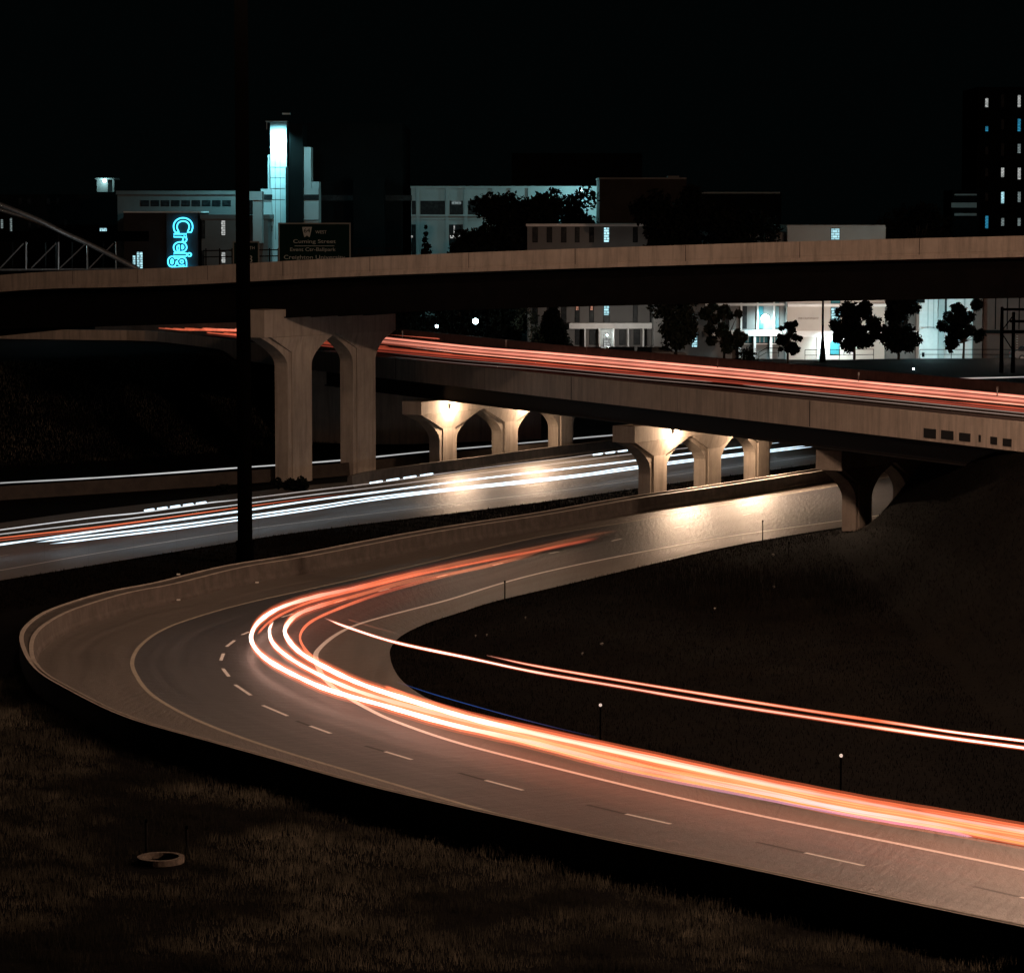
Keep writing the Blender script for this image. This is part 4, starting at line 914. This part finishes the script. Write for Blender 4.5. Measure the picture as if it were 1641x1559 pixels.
# neon sign: double outlines of the letters, reading downwards
me = text_mesh('Creighton', 1.0, 0, .022); v = np.zeros(len(me.vertices)*3); me.vertices.foreach_get('co', v); v = v.reshape(-1, 3)
from collections import defaultdict
ec = defaultdict(int)
for p in me.polygons:
    for a, b in p.edge_keys: ec[(a, b)] += 1
# merge duplicate verts by position then walk boundary loops
key = {}; rep = [key.setdefault((round(q[0], 5), round(q[1], 5)), i) for i, q in enumerate(v)]
ec2 = defaultdict(int)
for (a, b), c in ec.items():
    k_ = tuple(sorted((rep[a], rep[b])))
    if k_[0] != k_[1]: ec2[k_] += c
adj = defaultdict(list)
for (a, b), c in ec2.items():
    if c == 1: adj[a].append(b); adj[b].append(a)
seen = set(); loops = []
for s0_ in list(adj):
    if s0_ in seen: continue
    L = [s0_]; seen.add(s0_); cur = s0_
    while True:
        nx_ = [q for q in adj[cur] if q not in seen]
        if not nx_: break
        cur = nx_[0]; seen.add(cur); L.append(cur)
    loops.append(L + [s0_])
sg_ = thing('neon_sign', tuple(A(290, 385, 379)), 'blue neon sign of outlined letters reading downwards on the dark block', 'neon sign')
m_ = MB()
DN = 379.4; ppm = F/DN
pxw = 78.0/(v[:,0][[i for i in range(len(v))]].max()) ; sc = 41.0           # letter scale in photo pixels per font unit
xmin = v[:,0].min()
for L in loops:
    pts = []
    for i in L:
        fx, fy = v[i][0]-xmin, v[i][1]
        px = 279.5 + fy*sc; py = 349.5 + fx*sc*.86
        p = A(px, py, DN); pts.append(p)
    m_.tube(pts, .085, 5, caps=False)
m_.build('tubes', M['neon'], sg_, fix=False, smooth=True)
q = A(310, 345, DN); q2 = A(266, 345, DN); m2 = MB(); m2.box((q2.x, DN+.3, A(0,520,DN).z), (q.x+.5, DN+.42, A(0,342,DN).z)); m2.build('backing', mat('sign backing', (.035,.04,.045), .8), sg_)

# ------------------------------------------------------------------ signs on the flyover
def sign(x0, x1, y0, y1, D, label):
    a = A(x0, y0, D); b = A(x1, y1, D); root = thing('highway_sign', ((a.x+b.x)/2, D, b.z), label, 'road sign')
    m_ = MB(); m_.box((a.x, D, b.z), (b.x, D+.1, a.z)); m_.build('panel', M['sign_green'], root)
    m_ = MB(); e = .12
    for bx in (((a.x-e, D-.02, a.z), (b.x+e, D+.08, a.z+e)), ((a.x-e, D-.02, b.z-e), (b.x+e, D+.08, b.z)), ((a.x-e, D-.02, b.z), (a.x, D+.08, a.z)), ((b.x, D-.02, b.z), (b.x+e, D+.08, a.z))): m_.box(*bx)
    m_.build('border', mat('grey sign border', (.10,.11,.105), .6), root)
    for x in (a.x+.8, b.x-.8):
        m_ = MB(); m_.box((x-.12, D+.12, b.z-4.5), (x+.12, D+.36, a.z-.2)); m_.build('post', M['grey_steel'], root)
    return root
DS = 262
r = sign(448, 560, 359.5, 428, DS, 'large green highway sign reading 64 West, Cuming Street, Event Ctr-Ballpark, Creighton University')
a, b = A(484, 364, DS), A(500, 380.5, DS)
m_ = MB(); cx = (a.x+b.x)/2; hw = (b.x-a.x)/2; H_ = a.z-b.z
poly = [(-hw,0),(hw,0),(hw*.82,-H_*.45),(hw*.55,-H_),(hw*.2,-H_*.92),(0,-H_*.8),(-hw*.2,-H_*.92),(-hw*.55,-H_),(-hw*.82,-H_*.45)]
m_.add([(cx+p, DS-.03, a.z+q) for p, q in poly], [tuple(range(len(poly)))]); m_.build('route_shield', M['sign_white'], r, fix=False)
text_on(r, '64', 487, 497, 366.2, 373.2, DS, 'sign_green', proud=.06)
text_on(r, 'WEST', 505.5, 523.5, 369.5, 374.8, DS, 'sign_white'); text_on(r, 'Cuming Street', 470, 538, 384, 391.6, DS, 'sign_white')
panel(r, 472, 536, 394, 394.8, DS, 'sign_white', 'rule', .03, .02)
text_on(r, 'Event Ctr-Ballpark', 465, 538, 397, 404.5, DS, 'sign_white'); text_on(r, 'Creighton University', 455, 553, 409, 417.5, DS, 'sign_white')
r = sign(375, 413.5, 389, 428, DS, 'narrow green route sign reading NORTH, half hidden by the dark mast')
text_on(r, 'NORTH', 385, 408, 395, 400, DS, 'sign_white'); text_on(r, '13', 391, 404.5, 409.5, 421, DS, 'sign_white')
gr = thing('sign_gantry', tuple(A(500, 430, DS+1)), 'dim steel railing frame running behind the two green highway signs', 'gantry')
m_ = MB()
for y in (402, 412): m_.tube([A(325, y, DS+.8), A(640, y-4, DS+.8)], .05, 5)
m_.build('rail', M['steel'], gr)
for x in (330, 352, 372, 432, 446, 575, 600, 624):
    m_ = MB(); q = A(x, 400, DS+.8); m_.tube([(q.x, q.y, q.z-3), (q.x, q.y, q.z+.1)], .06, 5); m_.build('post', M['steel'], gr)

# ------------------------------------------------------------------ arch bridge at the left
DA = 345
ar = thing('arch_footbridge', tuple(A(60, 435, DA)), 'steel arch footbridge with a covered dark deck and slanting truss members at the far left', 'bridge')
def archpts(dy, D, x1=226): return [A(x, 434 - (434-306)*(1-((x+170)/(x1+170))**2)**.95*1.0 + dy if x < x1 else 434, D) for x in np.linspace(-170, x1, 30)]
def arch2(pts, D): return crom([A(x, y, D) for x, y in pts], 6)
m_ = MB(); m_.tube(arch2([(-60,305),(0,328),(60,352),(100,372),(140,390),(180,410),(222,432)], DA), .28, 8); m_.build('arch_pipe', M['grey_steel'], ar, smooth=True)
m_ = MB(); m_.tube(arch2([(-60,315),(0,336),(35,347),(70,360),(96,370),(120,384)], DA+6), .22, 8); m_.build('arch_pipe', M['grey_steel'], ar, smooth=True)
wall(ar, -60, 232, 371, 387, DA+1.5, 'black', 'covered_deck', 4)
m_ = MB(); m_.tube([A(-60, 433, DA+.5), A(215, 431, DA+.5)], .12, 6); m_.build('chord', M['grey_steel'], ar)
for x in (42, 94, 140, 186): m_ = MB(); m_.tube([A(x, 388, DA), A(x, 432, DA)], .10, 6); m_.build('hanger', M['grey_steel'], ar)
for xa, xb in ((0, 38), (50, 90), (96, 138), (143, 182)): m_ = MB(); m_.tube([A(xa, 430, DA), A(xb, 390, DA)], .08, 6); m_.build('brace', M['grey_steel'], ar)
for x in (20, 73, 90, 116, 166): m_ = MB(); m_.tube([A(x, 388, DA+5), A(x, 432, DA+5)], .09, 6); m_.build('hanger', M['steel'], ar)
m_ = MB(); m_.tube([A(94, 362, DA), A(94, 388, DA)], .1, 6); m_.build('hanger', M['steel'], ar)
lamp('deck_light', tuple(A(86, 392, DA+3)), 160, (.6,.95,1), .2, parent=ar); lamp('deck_light', tuple(A(40, 425, DA-8)), 260, (.85,.95,1), .2, parent=ar)
r = thing('glazed_stair', tuple(A(222, 432, 360)), 'small glazed stair enclosure glowing pale behind the foot of the arch', 'stair')
for x in (213, 219.5, 224.5): panel(r, x, x+4, 404 + (6 if x < 215 else 0), 430, 360, 'win_cool', 'window')
panel(r, 212, 230, 402, 403, 360, 'black', 'frame')

# ------------------------------------------------------------------ trees
def leaf_cloud(blobs, n, size, squash=1.0):
    V = []; Fc = []
    tot = sum(b[3]**2 for b in blobs)
    for (cx, cy, cz, R) in blobs:
        k = int(n*R*R/tot)
        d = rng.normal(0, 1, (k, 3)); d /= np.linalg.norm(d, axis=1)[:,None]; rr = R*(rng.uniform(.2, 1.0, k)**.55 + (rng.uniform(0, 1, k) > .9)*rng.uniform(0, .35, k))
        P = np.stack([cx, cy, cz]) + d*rr[:,None]*np.array([1, 1, squash])
        for p in P:
            u = rng.normal(0, 1, 3); u /= np.linalg.norm(u); w_ = rng.normal(0, 1, 3); w_ -= u*w_.dot(u); w_ /= np.linalg.norm(w_)
            s_ = size*rng.uniform(.6, 1.4); b_ = len(V)
            V += [tuple(p-u*s_), tuple(p-w_*s_*.5), tuple(p+u*s_), tuple(p+w_*s_*.5)]; Fc.append((b_, b_+1, b_+2, b_+3))
    m_ = MB(); m_.v = V; m_.f = Fc; return m_
def tree(x0, x1, ytop, ybase, D, label, shape='round', n=1500, leaf='leaf_dark', size=.28, name='tree', group='trees in front of the campus buildings', gap=0, zb=None):
    a, b = A(x0, ytop, D), A(x1, ybase, D); zb = (b.z if b.z > ZG-1.5 else ZG) if zb is None else zb; cx = (a.x+b.x)/2; W_ = (b.x-a.x)/2; top = a.z; H_ = top-zb
    root = thing(name, (cx, D, zb), label, 'tree', group)
    m_ = MB(); tr = max(.12, H_*.018); lean = rng.uniform(-.3, .3)
    m_.tube([(cx, D, zb-.2), (cx+lean*.3, D, zb+H_*.3), (cx+lean, D, zb+H_*.8)], [tr*1.2, tr*.9, tr*.3], 7)
    m_.build('trunk', M['bark'], root, smooth=True)
    blobs = []
    if shape == 'cone':
        for k in range(12):
            f = k/11; R = W_*(1-f)*.42+.18
            for j in range(4): th = rng.uniform(0, 6.28); q = W_*(1-f)*.6; blobs.append((cx+math.cos(th)*q, D+math.sin(th)*q, zb+H_*(.1+.85*f), R))
    else:
        m_ = MB()
        K = {'round': 38, 'loose': 26, 'mass': 44}[shape]
        for k in range(K):
            f = rng.uniform(0, 1); z = zb+H_*(.20+.72*f); prof = math.sin(math.pi*min(1, .20+.66*(1-f)**.9))**.55
            th = rng.uniform(0, 6.28); q = W_*prof*rng.uniform(.2, 1.0)
            R = W_*rng.uniform(.24, .40)*(1 if shape != 'loose' else .7)
            c = (cx+math.cos(th)*q, D+math.sin(th)*q, min(z, top-R*.8)); blobs.append((*c, R))
            m_.tube([(cx, D, zb+H_*.28), (c[0]*.5+cx*.5, D, (c[2]+zb+H_*.3)/2), c], [tr*.5, tr*.3, .03], 5)
        m_.build('limb', M['bark'], root)
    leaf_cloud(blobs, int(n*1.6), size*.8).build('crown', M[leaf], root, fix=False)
    return root
tree(1242, 1283, 513, 584, 313, 'small young tree with a bushy skirt in front of the cream wall', 'loose', 2600, 'leaf_dark', .2)
tree(1336, 1403, 481, 580, 312, 'round dense tree just right of the black lamp post', 'round', 4500, 'leaf_dark', .26)
tree(1405, 1476, 470, 580, 312, 'rounded dark tree left of the cyan-lit hall front', 'round', 4500, 'leaf_dark', .26)
tree(1508, 1580, 474, 578, 313, 'open-crowned tree standing before the cyan-lit hall', 'loose', 4200, 'leaf_dark', .26)
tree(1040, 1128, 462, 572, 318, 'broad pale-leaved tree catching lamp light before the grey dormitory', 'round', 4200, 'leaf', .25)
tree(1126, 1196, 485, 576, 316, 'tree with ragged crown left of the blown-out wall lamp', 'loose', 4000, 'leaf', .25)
tree(850, 918, 470, 570, 325, 'tall black conifer shape left of the grey dormitory', 'cone', 3500, 'leaf_dark', .28)
tree(662, 703, 358, 430, 330, 'small spire-shaped conifer in front of the pale concrete building', 'cone', 2000, 'leaf_dark', .22, zb=12)
tree(725, 800, 366, 470, 332, 'low dark tree sloping up in front of the pale concrete building', 'mass', 3500, 'leaf_dark', .3)
tree(755, 880, 310, 470, 335, 'dark tree mass reaching the roof edge of the pale concrete building', 'mass', 7000, 'leaf_dark', .32)
tree(840, 968, 302, 470, 340, 'tallest dark tree left of the brown block', 'mass', 7000, 'leaf_dark', .32)
tree(1020, 1140, 300, 470, 318, 'black tree crown right of the brown block', 'mass', 5500, 'leaf_dark', .32)
tree(1110, 1245, 318, 470, 316, 'broad black tree crown left of the lit square window', 'mass', 5500, 'leaf_dark', .32)
tree(1410, 1530, 330, 470, 345, 'faint black tree behind the right end of the cream dormitory', 'mass', 4000, 'leaf_dark', .32)
def shrub(x0, x1, y0, y1, D, label, z=ZG, n=500, leaf='leaf_dark'):
    a, b = A(x0, y0, D), A(x1, y1, D); root = thing('shrub', ((a.x+b.x)/2, D, b.z), label, 'shrub')
    W_ = (b.x-a.x)/2; H_ = a.z-b.z; cx = (a.x+b.x)/2
    leaf_cloud([(cx+rng.uniform(-.6,.6)*W_, D+rng.uniform(-.5,.5), b.z+H_*rng.uniform(.2,.65), H_*.36) for _ in range(8)], n, .14).build('foliage', M[leaf], root, fix=False)
    m_ = MB(); m_.tube([(cx, D, b.z-.1), (cx, D, b.z+H_*.4)], .06, 5); m_.build('stem', M['bark'], root)
for x0_, x1_, y_, lb_ in ((560, 700, 462, 'dark tree behind the tall pier, left of the small far lamps'), (690, 790, 470, 'dark tree with the blue-white path lamp shining before it'), (770, 860, 466, 'dark leafy tree beside the pale-barked trunk'), (470, 600, 440, 'dark tree hidden mostly behind the tall pier cap')):
    tree(x0_, x1_, y_, 560, 336, lb_, 'mass', 3500, 'leaf_dark', .3)
shrub(1178, 1214, 552, 582, 316, 'dark clipped shrub at the foot of the ragged tree')
shrub(415, 510, 762, 790, 244, 'low dark shrub at the foot of the tall pier', n=1200)
shrub(330, 372, 775, 797, 244, 'small dark shrub left of the mast beside the highway', n=600)

# ------------------------------------------------------------------ campus small things
p = A(1318, 581, 312); zt_ = 18.3
r = thing('street_lamp', (p.x, 312, ZG), 'black lamp post with a flared base standing on the lawn edge', 'lamp post')
m_ = MB(); m_.tube([(p.x,312,p.z-.3),(p.x,312,p.z+1.9),(p.x,312,p.z+2.6),(p.x,312,zt_)], [.36,.20,.12,.08], 10); m_.build('pole', M['black'], r)
m_ = MB(); m_.box((p.x-.3, 311.7, p.z-.3), (p.x+.3, 312.3, p.z+.6)); m_.build('plinth', M['black'], r)
m_ = MB(); m_.tube([(p.x,312,zt_),(p.x,311.4,zt_+.3),(p.x,310.6,zt_+.3)], .05, 6); m_.build('arm', M['black'], r)
m_ = MB(); m_.box((p.x-.15, 310, zt_+.2), (p.x+.15, 310.7, zt_+.38)); m_.build('luminaire', M['black'], r)
# railings
def railing(pts, D, h, label, mt='black'):
    P = [A(x, y, D) for x, y in pts]; root = thing('railing', tuple(P[0]), label, 'railing'); m_ = MB(); 
    m_.tube([p+Vector((0,0,h)) for p in P], .035, 5); m_.tube([p+Vector((0,0,h*.5)) for p in P], .03, 5); m_.build('rail', M[mt], root)
    for p in resample(P, 2.4): m_ = MB(); m_.tube([p, p+Vector((0,0,h))], .035, 5); m_.build('post', M[mt], root)
railing([(1216,579),(1228,572),(1248,572)], 319, .9, 'short stair railing left of the small young tree')
railing([(1290,578),(1320,578),(1400,577)], 317, 1.1, 'thin black railing along the lawn behind the lamp post')
railing([(1474,576),(1520,576),(1580,576),(1625,576)], 317, 1.0, 'thin railing in front of the cyan-lit hall')
# lawn mound
mb = MB(); pts_t = [(1285,582),(1320,578),(1370,576),(1440,575),(1520,574.5),(1600,574.5),(1720,575)]
c = smooth_pts(crom([A(x, y, 313) for x, y in pts_t], 6), 2); base = len(mb.v)
for i, p in enumerate(c):
    for k in range(7):
        f = k/6; yy = 313 - 26*f; z = p.z*(1-f)**1 + 6.3*f if True else 0; mb.v.append((p.x*(yy/313)+f*1.5, yy, p.z - (p.z-6.3)*f**.8))
mb.f = [(i*7+k, i*7+k+1, (i+1)*7+k+1, (i+1)*7+k) for i in range(len(c)-1) for k in range(6)]
for i, p in enumerate(c): pass
mb.build('lawn', M['soil'], kind='structure', fix=False, smooth=True)
# pole frame
r = thing('utility_pole', tuple(A(1617, 604, 296)), 'pair of dark wooden utility poles joined by crossarms and slanting braces at the right edge', 'utility pole')
DP = 296
for x, yt, yb in ((1606, 492, 607), (1624.5, 500, 620)):
    q = A(x, yt, DP); m_ = MB(); m_.tube([(q.x, DP, ZG-.3), (q.x, DP, q.z)], [.2, .15], 8); m_.build('pole', M['black'], r)
for (x0, y0, x1, y1) in ((1606,496,1645,496),(1618,515,1645,515),(1606,532,1645,532)):
    a, b = A(x0, y0, DP-.2), A(x1, y1, DP-.2); m_ = MB(); m_.box((a.x, DP-.32, a.z-.12), (b.x, DP-.17, a.z+.12)); m_.build('crossarm', M['black'], r)
for (x0, y0, x1, y1) in ((1607,528,1622,508),(1608,538,1622,560)):
    m_ = MB(); m_.tube([A(x0, y0, DP-.25), A(x1, y1, DP-.25)], .06, 5); m_.build('brace', M['black'], r)
m_ = MB(); 
for y in range(538, 566, 4): m_.box(tuple(A(1629, y, DP)), tuple(A(1631.5, y+1.5, DP) + Vector((0,.1,0))))
m_.build('step', M['grey_steel'], r)
# parked cars
def car(cx, cyy, zg, rot, m, label):
    root = thing('parked_car', (cx, cyy, zg), label, 'car', 'cars parked before the grey dormitory'); root.rotation_euler = (0,0,0)
    c_, s_ = math.cos(rot), math.sin(rot)
    def T(v): return [(cx + x*c_ - y*s_, cyy + x*s_ + y*c_, zg + z) for x, y, z in v]
    def part(poly, hw, name, mt, inset=0, par=root):
        m_ = MB(); n = len(poly); vs = [(x, -hw+(inset if z > .95 else 0), z) for x, z in poly] + [(x, hw-(inset if z > .95 else 0), z) for x, z in poly]
        tri = tessellate_polygon([[Vector((x, z, 0)) for x, z in poly]])
        m_.add(T(vs), [tuple(t) for t in tri] + [tuple(i+n for i in t[::-1]) for t in tri] + [(i, (i+1) % n, (i+1) % n+n, i+n) for i in range(n)]); return m_.build(name, M[mt], par)
    part([(-2.2,.35),(2.2,.35),(2.25,.7),(2.0,.9),(1.0,.98),(-1.7,1.0),(-2.2,.9)], .9, 'body', m)
    part([(.95,.99),(.4,1.42),(-1.1,1.45),(-1.75,1.01)], .82, 'cabin', 'glass_dark', .12)
    part([(.35,1.43),(-1.05,1.46),(-1.0,1.5),(.25,1.48)], .68, 'roof', m)
    for x in (-1.35, 1.35):
        for y in (-.85, .85):
            m_ = MB(); m_.tube([Vector(q) for q in T([(x, y-.1, .33), (x, y+.1, .33)])], .33, 14); w_ = m_.build('wheel', M['tyre'], root)
            m_ = MB(); m_.tube([Vector(q) for q in T([(x, y-.11, .33), (x, y+.11, .33)])], .18, 10); m_.build('rim', M['grey_steel'], w_)
    for y in (-.62, .62):
        m_ = MB(); vs = T([(-2.23, y-.2, .72), (-2.17, y-.2, .85), (-2.17, y+.2, .85), (-2.23, y+.2, .72), (-2.26, y-.2, .72), (-2.22, y-.2, .85), (-2.22, y+.2, .85), (-2.26, y+.2, .72)])
        m_.add(vs, [(0,1,2,3),(4,5,6,7),(0,4,5,1),(3,7,6,2),(0,3,7,4),(1,2,6,5)]); m_.build('tail_light', mat('tail lamp', (.25,.01,.01), .3), root)
for x, rt, m, lb_ in ((952, 1.5, 'car', 'leftmost dark parked car, partly behind the conifer'), (984, 1.62, 'car', 'dark parked car just right of the lit entrance'), (1006, 1.5, 'car_b', 'grey parked car between two dark ones'), (1032, 1.57, 'car', 'dark parked car under the left edge of the pale-leaved tree'), (1063, .15, 'car', 'dark car parked side-on under the pale-leaved tree')):
    p = A(x, 560, 319); car(p.x, 319, ZG, rt, m, lb_)
p = A(1636, 572, 318); car(p.x+1.2, 318, ZG+.1, .1, 'car_b', 'pale car catching lamp light behind the pole frame at the right edge')
# distant little lamps
def ball_lamp(px, py, D, label, s=.12, lens='lamp_cool', power=20, h=3.0):
    p = A(px, py, D); root = thing('path_lamp', (p.x, D, p.z-h), label, 'lamp', 'small far lamps'); m_ = MB(); m_.tube([(p.x,D,p.z-h),(p.x,D,p.z-s)], .05, 6); m_.build('pole', M['black'], root)
    m_ = MB(); m_.tube([(p.x,D,p.z-s),(p.x,D,p.z-s*.5),(p.x,D,p.z+s*.5),(p.x,D,p.z+s)], [s*.4,s,s,s*.4], 10); m_.build('globe', M[lens], root, smooth=True)
    lamp('path_light', (p.x, D-.5, p.z), power, (.5,.9,1), .1, parent=root)
ball_lamp(762, 515, 330, 'blue-white path lamp glowing through the trees above the red stream', .28, power=120, h=5)
ball_lamp(700, 523, 330, 'tiny white path lamp left of the blue-white one', .14, h=4)
ball_lamp(398.5, 515, 262, 'tiny white lamp just right of the mast beside the tall pier cap', .09, h=1.0, power=6)
ball_lamp(1464, 591, 300, 'tiny pale light in the dark lawn beyond the bridge', .08, power=3, h=1.2)
# birch-like pale trunk
p = A(848, 540, 322); r = thing('tree', (p.x, 322, ZG), 'thin pale-barked tree with sparse leaves beside the black conifer', 'tree')
m_ = MB(); m_.tube([(p.x,322,ZG-.3),(p.x+.1,322,ZG+3),(p.x-.1,322,ZG+8)], [.22,.17,.06], 8); m_.build('trunk', mat('pale bark', (.32,.32,.30), .9, noise=(3,(.12,.12,.11),.45,.7)), r)
leaf_cloud([(p.x+rng.uniform(-2.4,1.2), 322+rng.uniform(-1,1), ZG+rng.uniform(2,8), .8) for _ in range(9)], 900, .14).build('crown', M['leaf'], r, fix=False)
lamp('path_light', (p.x-2, 319, ZG+4), 60, (.8,1,.95), .2, parent=r)

# ------------------------------------------------------------------ small things near the road
def post(px, py_top, py_base, zb, label, mt='black', r_=.035, cap=None, grp='roadside marker posts', name='marker_post'):
    b = G(px, py_base, zb); D = b.y; t_ = A(px, py_top, D)
    root = thing(name, tuple(b), label, 'marker post', grp)
    m_ = MB(); m_.tube([b-Vector((0,0,.2)), (b.x, b.y, t_.z)], r_, 6); m_.build('stake', M[mt], root)
    m_ = MB(); c = (b.x, b.y-.04, t_.z)
    if cap == 'disc': m_.tube([(c[0], c[1]-.02, c[2]+.02), (c[0], c[1]+.02, c[2]+.02)], .065, 14); m_.build('reflector', M['refl'], root)
    else: m_.box((c[0]-.05, c[1]-.02, c[2]-.06), (c[0]+.05, c[1]+.02, c[2]+.06)); m_.build('reflector', M['black'], root)
M['refl'] = emit('reflector glow', (.75,.72,.66), .85, 'NONE')  # emission in place of light thrown back by the disc
M['refl'] = mat('glowing reflector disc', (.9,.9,.86), .3, emis=(.8,.78,.72), estr=.5)  # disc glows by itself, standing for returned light
post(962, 1130, 1190, 0, 'slim post with a round white reflector on the bank above the stream', cap='disc')
post(1347, 1211, 1282, 0, 'slim post with a round white reflector nearer the lower right', cap='disc')
post(809, 932, 975, 0, 'dark thin stake at the edge of the bank beside the far arm of the ramp', 'steel')
post(1222, 835, 872, 0, 'dark thin stake beside the bright stretch of the ramp', 'steel')
post(1264, 870, 893, 0, 'short dark stake low on the bank right of the bright stretch', 'steel')
post(693, 1000, 1040, 0, 'short dark stake on the dark bank near the tip of the curve', 'steel')
post(235, 1315, 1398, -.75, 'left one of two leaning dark posts beside the concrete ring in the grass', 'steel', .05, grp='posts beside the concrete ring')
post(300, 1325, 1402, -.75, 'right one of two leaning dark posts beside the concrete ring in the grass', 'steel', .05, grp='posts beside the concrete ring')
p = G(258, 1411, -.7); p.z = float(height(np.array([p.x]), np.array([p.y]))[0]) + .08; r = thing('manhole_ring', tuple(p), 'round concrete manhole ring half sunk in the near grass', 'manhole')
m_ = MB(); n_ = 28
for R, z in ((.80,-.25),(.80,.12),(.62,.12),(.62,-.15)):
    for k in range(n_): th = 2*math.pi*k/n_; m_.v.append((p.x+R*math.cos(th), p.y+R*math.sin(th), p.z+z))
for j in range(3):
    for k in range(n_): m_.f.append((j*n_+k, j*n_+(k+1)%n_, (j+1)*n_+(k+1)%n_, (j+1)*n_+k))
m_.build('ring', M['brickring'], r); m_ = MB(); m_.tube([(p.x,p.y,p.z-.15),(p.x,p.y,p.z-.08)], .61, 24); m_.build('cover', M['steel'], r)
for i, (x, y) in enumerate(((842,989),(933,1047),(965,1032),(780,1017),(1240,940),(1239,889),(762,1018),(1145+0,975))):
    b = G(x, y, .15); m_ = MB(); s_ = .06+.03*(i%3)
    q = [(b.x+s_*math.cos(a)*rng.uniform(.6,1.2), b.y+s_*math.sin(a)*rng.uniform(.6,1.2), b.z+rng.uniform(-.02,.06)) for a in np.linspace(0,6.28,7)[:-1]]
    m_.add(q+[(b.x, b.y, b.z+s_*.8), (b.x, b.y, b.z-.1)], [(k,(k+1)%6,6) for k in range(6)]+[((k+1)%6,k,7) for k in range(6)])
    m_.build('litter', M['wall_grey'], None, 'scrap of pale litter on the dark bank', 'litter', 'scraps of litter on the dark bank')
